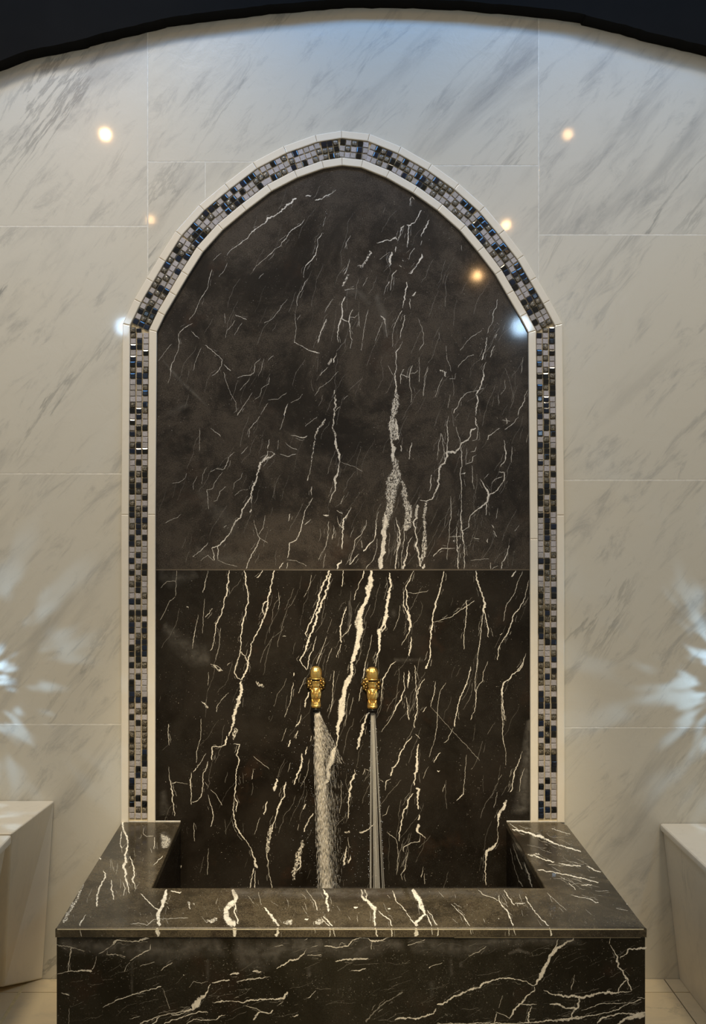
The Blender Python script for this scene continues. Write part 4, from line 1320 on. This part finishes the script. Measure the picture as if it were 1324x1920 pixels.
def make_tap(px, dy, label, flip, nub):
    x = wx(px, YT); root = empty('tap', (x, 0, wz(1280+dy, 0)))
    tag(root, label, 'tap', 'gold taps in the niche')
    z = lambda p: wz(p+dy, YT)
    def add(name, bm, mat, sm=True, par=root):
        o = obj(name, bm, mat, smooth=sm)
        if par is root: reparent(o, root)
        else: o.parent = par
        return o
    R = lambda w: w*K_/2
    # rosette on the wall
    zc = wz(1280.5+dy, 0)
    bm = bmesh.new()
    lathe(bm, [(-.001, .0250), (-.004, .0262), (-.0065, .0240), (-.0085, .0215), (-.0100, .0190), (-.0085, .0160), (-.011, .0125), (-.013, .009)], 72,
          lambda h, t: 1+(.05*math.cos(12*t) if h > -.0095 else .09*math.cos(12*t+1.2)), 'y', (x, 0, zc))
    add('rosette', bm, M_GOLD_D)
    bm = bmesh.new()
    for k in range(12):
        t = 2*math.pi*(k+.5)/12
        lathe(bm, [(-.0072, .0030), (-.0092, .0026), (-.0106, .0014), (-.0110, .0004)], 8, None, 'y', (x+.0205*math.cos(t), 0, zc+.0205*math.sin(t)))
        lathe(bm, [(-.0088, .0024), (-.0108, .0019), (-.0120, .0006)], 8, None, 'y', (x+.0145*math.cos(t+.26), 0, zc+.0145*math.sin(t+.26)))
    add('rosette_beads', bm, M_GOLD)
    # arm from the wall to the body
    bm = bmesh.new(); lathe(bm, smooth_prof([(-.008, .0095), (-.018, .0078), (-.030, .0085), (-.036, .0102), (-.044, .0080), (YT, .0075)], 3), 28, None, 'y', (x, 0, z(1284)))
    add('arm', bm, M_GOLD)
    # fluted knob (a dome, slightly bulging to the front)
    bm = bmesh.new()
    kp = [(z(1271), R(19.5)), (z(1268), R(20.6)), (z(1262), R(21.4)), (z(1257), R(20.8)), (z(1253.5), R(18.2)), (z(1251), R(14.5)), (z(1249.6), R(9.5)), (z(1249), R(2))]
    lathe(bm, smooth_prof(kp, 3), 64, lambda h, t: 1+.045*abs(math.cos(5*t+flip+(h-z(1260))*28)), 'z', (x, YT, 0))
    kn = add('knob', bm, M_GOLD)
    if nub:
        bm = bmesh.new(); bmesh.ops.create_uvsphere(bm, u_segments=16, v_segments=10, radius=R(7.2), matrix=Matrix.Translation((x-R(17.5), YT-.004, z(1256))) @ Matrix.Diagonal((1, 1, 1.25, 1)))
        add('knob_scroll', bm, M_GOLD)
    bm = bmesh.new(); lathe(bm, smooth_prof([(z(1273.5), R(16)), (z(1272.2), R(21)), (z(1270.6), R(20.8)), (z(1270), R(17))], 3), 40, None, 'z', (x, YT, 0))
    add('collar', bm, M_GOLD)
    bm = bmesh.new(); lathe(bm, [(z(1276.5), R(15.5)), (z(1273), R(15.5))], 32, None, 'z', (x, YT, 0)); add('neck_groove', bm, M_AER)
    # body and spout with carved leaves
    bp = [(z(1327), R(12)), (z(1325.2), R(18.2)), (z(1322.5), R(19.0)), (z(1319.5), R(17.4)), (z(1314), R(15.2)), (z(1310), R(15.6)), (z(1307.8), R(18.4)), (z(1304), R(19.2)), (z(1299), R(18.8)),
          (z(1294), R(17.2)), (z(1290.5), R(15.6)), (z(1289), R(13.6)), (z(1287.4), R(13.8)), (z(1286), R(15.6)), (z(1281), R(15.2)), (z(1277.5), R(16.2)), (z(1276), R(16.4))]
    za, zb, zc2 = z(1290), z(1307), z(1325)
    def leaf(h, t):
        if h > za: return 1.0
        t = t+math.pi/2
        u = (za-h)/(za-zb) if h > zb else (zb-h)/(zb-zc2)
        w = math.sin(max(0, min(1, u))*math.pi)
        return 1+.10*w*(abs(math.cos(2*t+ (0 if h > zb else math.pi/2)))**.6-.6)+.045*w*math.cos(8*t+u*3)
    bm = bmesh.new(); lathe(bm, smooth_prof(bp, 5), 72, leaf, 'z', (x, YT, 0))
    add('spout', bm, M_GOLD)
    # acanthus relief: curled raised ridges on the front and sides
    bm = bmesh.new()
    for t0 in (-math.pi/2, -math.pi/2+1.25, -math.pi/2-1.25, math.pi/2):
        for (y0, y1, r) in ((1291, 1303, 8.6), (1309, 1322, 8.0)):
            for s in (-1, 1):
                prev = None
                for q in range(9):
                    u = q/8; yy = y0+(y1-y0)*u; tt = t0+s*(.10+.50*math.sin(u*math.pi*.75)); rr = R(2*r)*(1.0+.05*math.sin(u*math.pi)); th = .0011*math.sin(math.pi*(u*.85+.1))
                    c = Vector((x+math.cos(tt)*rr, YT+math.sin(tt)*rr, z(yy)))
                    ring = [bm.verts.new(c+Vector((math.cos(a)*th*math.sin(tt)*-1+math.cos(tt)*math.sin(a)*th, math.cos(a)*th*math.cos(tt)+math.sin(tt)*math.sin(a)*th, 0))+Vector((0, 0, 0))) for a in [2*math.pi*j/6 for j in range(6)]]
                    if prev:
                        for j in range(6): bm.faces.new((prev[j], prev[(j+1) % 6], ring[(j+1) % 6], ring[j]))
                    prev = ring
    add('leaf_relief', bm, M_GOLD)
    bm = bmesh.new(); lathe(bm, [(z(1333.5), R(9)), (z(1333.5), R(13.6)), (z(1329), R(14.6)), (z(1327), R(13))], 32, None, 'z', (x, YT, 0))
    add('aerator', bm, M_AER)
    return x, z(1333.5)
tx1, tz1 = make_tap(592.3, 0, 'left ornate gold tap, plain domed knob, pouring a wide misty spray', .3, False)
tx2, tz2 = make_tap(698.3, 1.6, 'right ornate gold tap, scrolled knob, pouring a narrow clear stream', 1.3, True)

# ------------------------------------------------------------------ falling water
def streak(V, Fc, p, d, L, r):
    """slim closed spindle of water: 4 sides"""
    d = d.normalized(); s = d.orthogonal().normalized(); t = d.cross(s); b = len(V)
    V.append(p-d*L/2)
    for k in range(4): a = k*math.pi/2; V.append(p+(s*math.cos(a)+t*math.sin(a))*r)
    V.append(p+d*L/2)
    for k in range(4):
        k2 = (k+1) % 4; Fc.append((b, b+1+k, b+1+k2)); Fc.append((b+5, b+1+k2, b+1+k))
def mesh_from(name, V, Fc, mat, parent=None):
    me = bpy.data.meshes.new(name); me.from_pydata([tuple(v) for v in V], [], Fc); me.update(); me.materials.append(mat)
    for p in me.polygons: p.use_smooth = True
    return link(name, me, parent)
ZW = .130
rw = random.Random(3)
# left: broad aerated spray
jet = empty('water_jet', (tx1+.005, YT, ZW)); tag(jet, 'wide misty white spray falling from the left gold tap', 'water jet', 'water falling from the taps')
def pxw(px): return wx(px, YT)
rows = [(1333, 594, 4.4, 0), (1360, 595, 5.2, 9), (1400, 597, 7.5, 20), (1440, 599, 9.0, 26), (1490, 602, 10.0, 24), (1540, 604, 11.0, 22), (1600, 607, 12.0, 22), (1665, 610, 12.5, 20), (1780, 614, 14, 20)]
def jet_at(py):
    for a, b in zip(rows, rows[1:]):
        if a[0] <= py <= b[0]:
            t = (py-a[0])/(b[0]-a[0]); return tuple(a[i]+(b[i]-a[i])*t for i in range(1, 4))
    return rows[-1][1:]
V, Fc = [], []
zend = CH-(ZW-CH)*-1
PYW = PY+(CH-ZW)/K_
for i in range(12500):
    u = rw.random()**1.15; py = 1334+(PYW-1336)*u
    cx, hw, fan = jet_at(min(py, 1779))
    a = rw.gauss(0, .44)
    skew = abs(rw.gauss(0, .55)) if rw.random() < .30 else 0
    X = pxw(cx+max(-hw*1.15, a*hw)+skew*fan); Y = YT+rw.gauss(0, .45)*hw*K_
    Z = wz(py, YT); L = rw.uniform(.008, .026); Z = max(ZW+L/2+.001, min(tz1-L/2, Z))
    d = Vector(((X-pxw(594))*.35, (Y-YT)*.3, Z-tz1-.08))
    streak(V, Fc, Vector((X, Y, Z)), d, L, rw.uniform(.00018, .00040)*(1.0 if skew == 0 else .5))
# fan thrown to the right
for i in range(900):
    u = rw.random()**.8; py = 1336+95*u
    edge = 598+(py-1334)*.50; core = 597+(py-1334)*.07
    px = core+(edge-core)*rw.random()**1.0; X = pxw(px); Z = wz(py, YT); L = rw.uniform(.005, .014); Z = min(tz1-L, Z)
    d = Vector((X-pxw(594), rw.gauss(0, .004), Z-tz1-.002)); streak(V, Fc, Vector((X, YT+rw.gauss(0, .25)*8*K_, Z)), d, L, rw.uniform(.00015, .00028))
o = mesh_from('spray', V, Fc, M_SPRAY); reparent(o, jet); o['kind'] = 'stuff'
V, Fc = [], []
def ball(V, Fc, p, r):
    b = len(V)
    for d in ((1, 0, 0), (-1, 0, 0), (0, 1, 0), (0, -1, 0), (0, 0, 1), (0, 0, -1)): V.append(p+Vector(d)*r)
    for f in ((0, 2, 4), (2, 1, 4), (1, 3, 4), (3, 0, 4), (2, 0, 5), (1, 2, 5), (3, 1, 5), (0, 3, 5)): Fc.append(tuple(b+i for i in f))
for i in range(420):
    py = rw.uniform(1380, 1700); cx, hw, fan = jet_at(py)
    px = cx+rw.gauss(.4, 1.5)*fan*1.0
    if rw.random() < .25: px = rw.uniform(545, 676)
    px = min(px, 680)
    Z = max(ZW+.003, wz(py, YT)); ball(V, Fc, Vector((pxw(px), YT+rw.gauss(0, .012), Z)), rw.uniform(.0003, .00075))
o = mesh_from('droplets', V, Fc, M_DROP); reparent(o, jet); o['kind'] = 'stuff'
# right: narrow bundle of clear threads
jet = empty('water_jet', (tx2, YT, ZW)); tag(jet, 'narrow clear stream of water threads falling from the right gold tap', 'water jet', 'water falling from the taps')
V, Fc = [], []
def thread(V, Fc, a, b, r0, r1, wob):
    n = 14; base = len(V); ph = rw.uniform(0, 6)
    for i in range(n+1):
        t = i/n; p = a.lerp(b, t); r = r0+(r1-r0)*t
        p = p+Vector((math.sin(ph+t*9)*wob, math.cos(ph*2+t*7)*wob, 0))
        for k in range(5): q = 2*math.pi*k/5; V.append(p+Vector((math.cos(q)*r, math.sin(q)*r, 0)))
    for i in range(n):
        for k in range(5): Fc.append((base+i*5+k, base+i*5+(k+1) % 5, base+(i+1)*5+(k+1) % 5, base+(i+1)*5+k))
c0 = 699.0
for (n, t0, t1, b0, b1) in ((9, -4.2, -2.6, 691.8, 696.2), (30, -2.4, 2.2, 699.5, 713.0), (6, 2.8, 4.2, 717.0, 720.6)):
    for i in range(n):
        u = rw.random(); p0 = c0+t0+(t1-t0)*u; p1 = b0+(b1-b0)*u
        p1 = p0+(p1-p0)*(PYW-1335)/(1665-1335)
        yy = rw.gauss(0, 1.3)*K_
        thread(V, Fc, Vector((pxw(p0), YT+yy, tz2)), Vector((pxw(p1), YT+yy*3, ZW+.001)), .00030, .00042, .00025)
o = mesh_from('water_threads', V, Fc, M_STREAM); reparent(o, jet); o['kind'] = 'stuff'
V, Fc = [], []
for i in range(150):
    py = rw.uniform(1350, 1690); u = (py-1335)/330; a = c0-4.5+(690.5-c0+4.5)*u; b = c0+4.5+(721.5-c0-4.5)*u
    px = rw.choice((a, a, b, b, (a+b)/2+rw.uniform(-4, 4)))+rw.gauss(0, .9)
    ball(V, Fc, Vector((pxw(px), YT-.004+rw.gauss(0, .003), wz(py, YT))), rw.uniform(.0004, .0010))
o = mesh_from('droplets', V, Fc, M_DROP); reparent(o, jet); o['kind'] = 'stuff'

# ------------------------------------------------------------------ benches
def hull(bm, top_pts, bot_pts): prism(bm, top_pts, bot_pts)
zl = CH-(1500-PY)/700.0
bl = empty('bench', (-1.0, -.8, 0)); tag(bl, 'left cream marble bench with a square end block by the wall', 'bench')
def badd(root, name, bm, mat, w=.004):
    bev(bm, w, 3); o = obj(name, bm, mat); reparent(o, root); return o
xlb = wx(102); t1 = on_z(zl)(22, 1562)
bm = bmesh.new()
T = [Vector((XL+.02, -.001, zl-.001)), Vector((xlb, -.001, zl-.001)), Vector((t1.x, t1.y, zl-.001)), Vector((XL+.02, t1.y, zl-.001))]
B = [Vector((XL+.02, -.001, .0)), Vector((wx(80), -.001, .0)), Vector(((5-PX)*(D-.072)/F, -.072, .015)), Vector((XL+.02, -.072, .015))]
hull(bm, T, B); badd(bl, 'end_block', bm, M_BENCH, .005)
zs = zl-.004
bm = bmesh.new(); hull(bm, [Vector((XL+.02, t1.y-.001, zs)), Vector((t1.x, t1.y-.001, zs)), Vector((t1.x-.01, -1.6, zs)), Vector((XL+.02, -1.6, zs))],
     [Vector((XL+.02, t1.y-.001, zs-.022)), Vector((t1.x, t1.y-.001, zs-.022)), Vector((t1.x-.01, -1.6, zs-.022)), Vector((XL+.02, -1.6, zs-.022))])
badd(bl, 'seat_slab', bm, M_BENCH, .006)
bm = bmesh.new(); hull(bm, [Vector((XL+.02, t1.y-.002, zs-.0225)), Vector((t1.x-.012, t1.y-.002, zs-.0225)), Vector((t1.x-.02, -1.58, zs-.0225)), Vector((XL+.02, -1.58, zs-.0225))],
     [Vector((XL+.02, t1.y-.002, 0)), Vector((t1.x-.10, t1.y-.002, 0)), Vector((t1.x-.10, -1.58, 0)), Vector((XL+.02, -1.58, 0))])
badd(bl, 'bench_body', bm, M_BENCH, .003)
zr = CH-(1543-PY)/700.0
br = empty('bench', (1.2, -.8, 0)); tag(br, 'right cream marble bench with a rounded seat edge and sloping side', 'bench')
xa = wx(1237)
bm = bmesh.new(); hull(bm, [Vector((xa, -.001, zr)), Vector((XR-.02, -.001, zr)), Vector((XR-.02, -1.6, zr)), Vector((xa, -1.6, zr))],
     [Vector((xa, -.001, zr-.02)), Vector((XR-.02, -.001, zr-.02)), Vector((XR-.02, -1.6, zr-.02)), Vector((xa, -1.6, zr-.02))])
badd(br, 'seat_slab', bm, M_BENCH, .007)
xb, xc = wx(1243), wx(1274)
bm = bmesh.new(); hull(bm, [Vector((xb, -.001, zr-.0205)), Vector((XR-.02, -.001, zr-.0205)), Vector((XR-.02, -1.58, zr-.0205)), Vector((xb, -1.58, zr-.0205))],
     [Vector((xc, -.001, 0)), Vector((XR-.02, -.001, 0)), Vector((XR-.02, -1.58, 0)), Vector((xc, -1.58, 0))])
badd(br, 'bench_body', bm, M_BENCH, .003)

# ------------------------------------------------------------------ floor
bm = bmesh.new(); box(bm, XL, XR, -3.6, .14, -.06, -.0022)
fl = obj('floor', bm, M_JOINT); tag(fl, 'warm cream marble tile floor beside the basin', kind='structure')
xs = [XL, -.783, -.215, .353, .9215, XR]; ys = [0, -.068, -.668, -1.268, -1.868, -2.468, -3.068, -3.6]
for i in range(len(xs)-1):
    for j in range(len(ys)-1):
        g0 = .0045 if i == 1 else .0015; g1 = .0045 if i == 0 else .0015
        bm = bmesh.new(); box(bm, xs[i]+g0, xs[i+1]-g1, ys[j+1]+.0013, ys[j]-.0013, -.02, random.uniform(-.0004, 0)-.0002)
        obj('floor_tile', bm, M_FLOOR, fl)
bm = bmesh.new(); box(bm, -.783-.0045, -.783+.0045, -3.6, 0, -.02, -.0011); obj('yellow_joint', bm, simple('yellowed_grout', (.78, .64, .34), .6), fl)
print('TILES', cnt, 'tris', sum(len(o.data.polygons) for o in C.objects if o.type == 'MESH'))
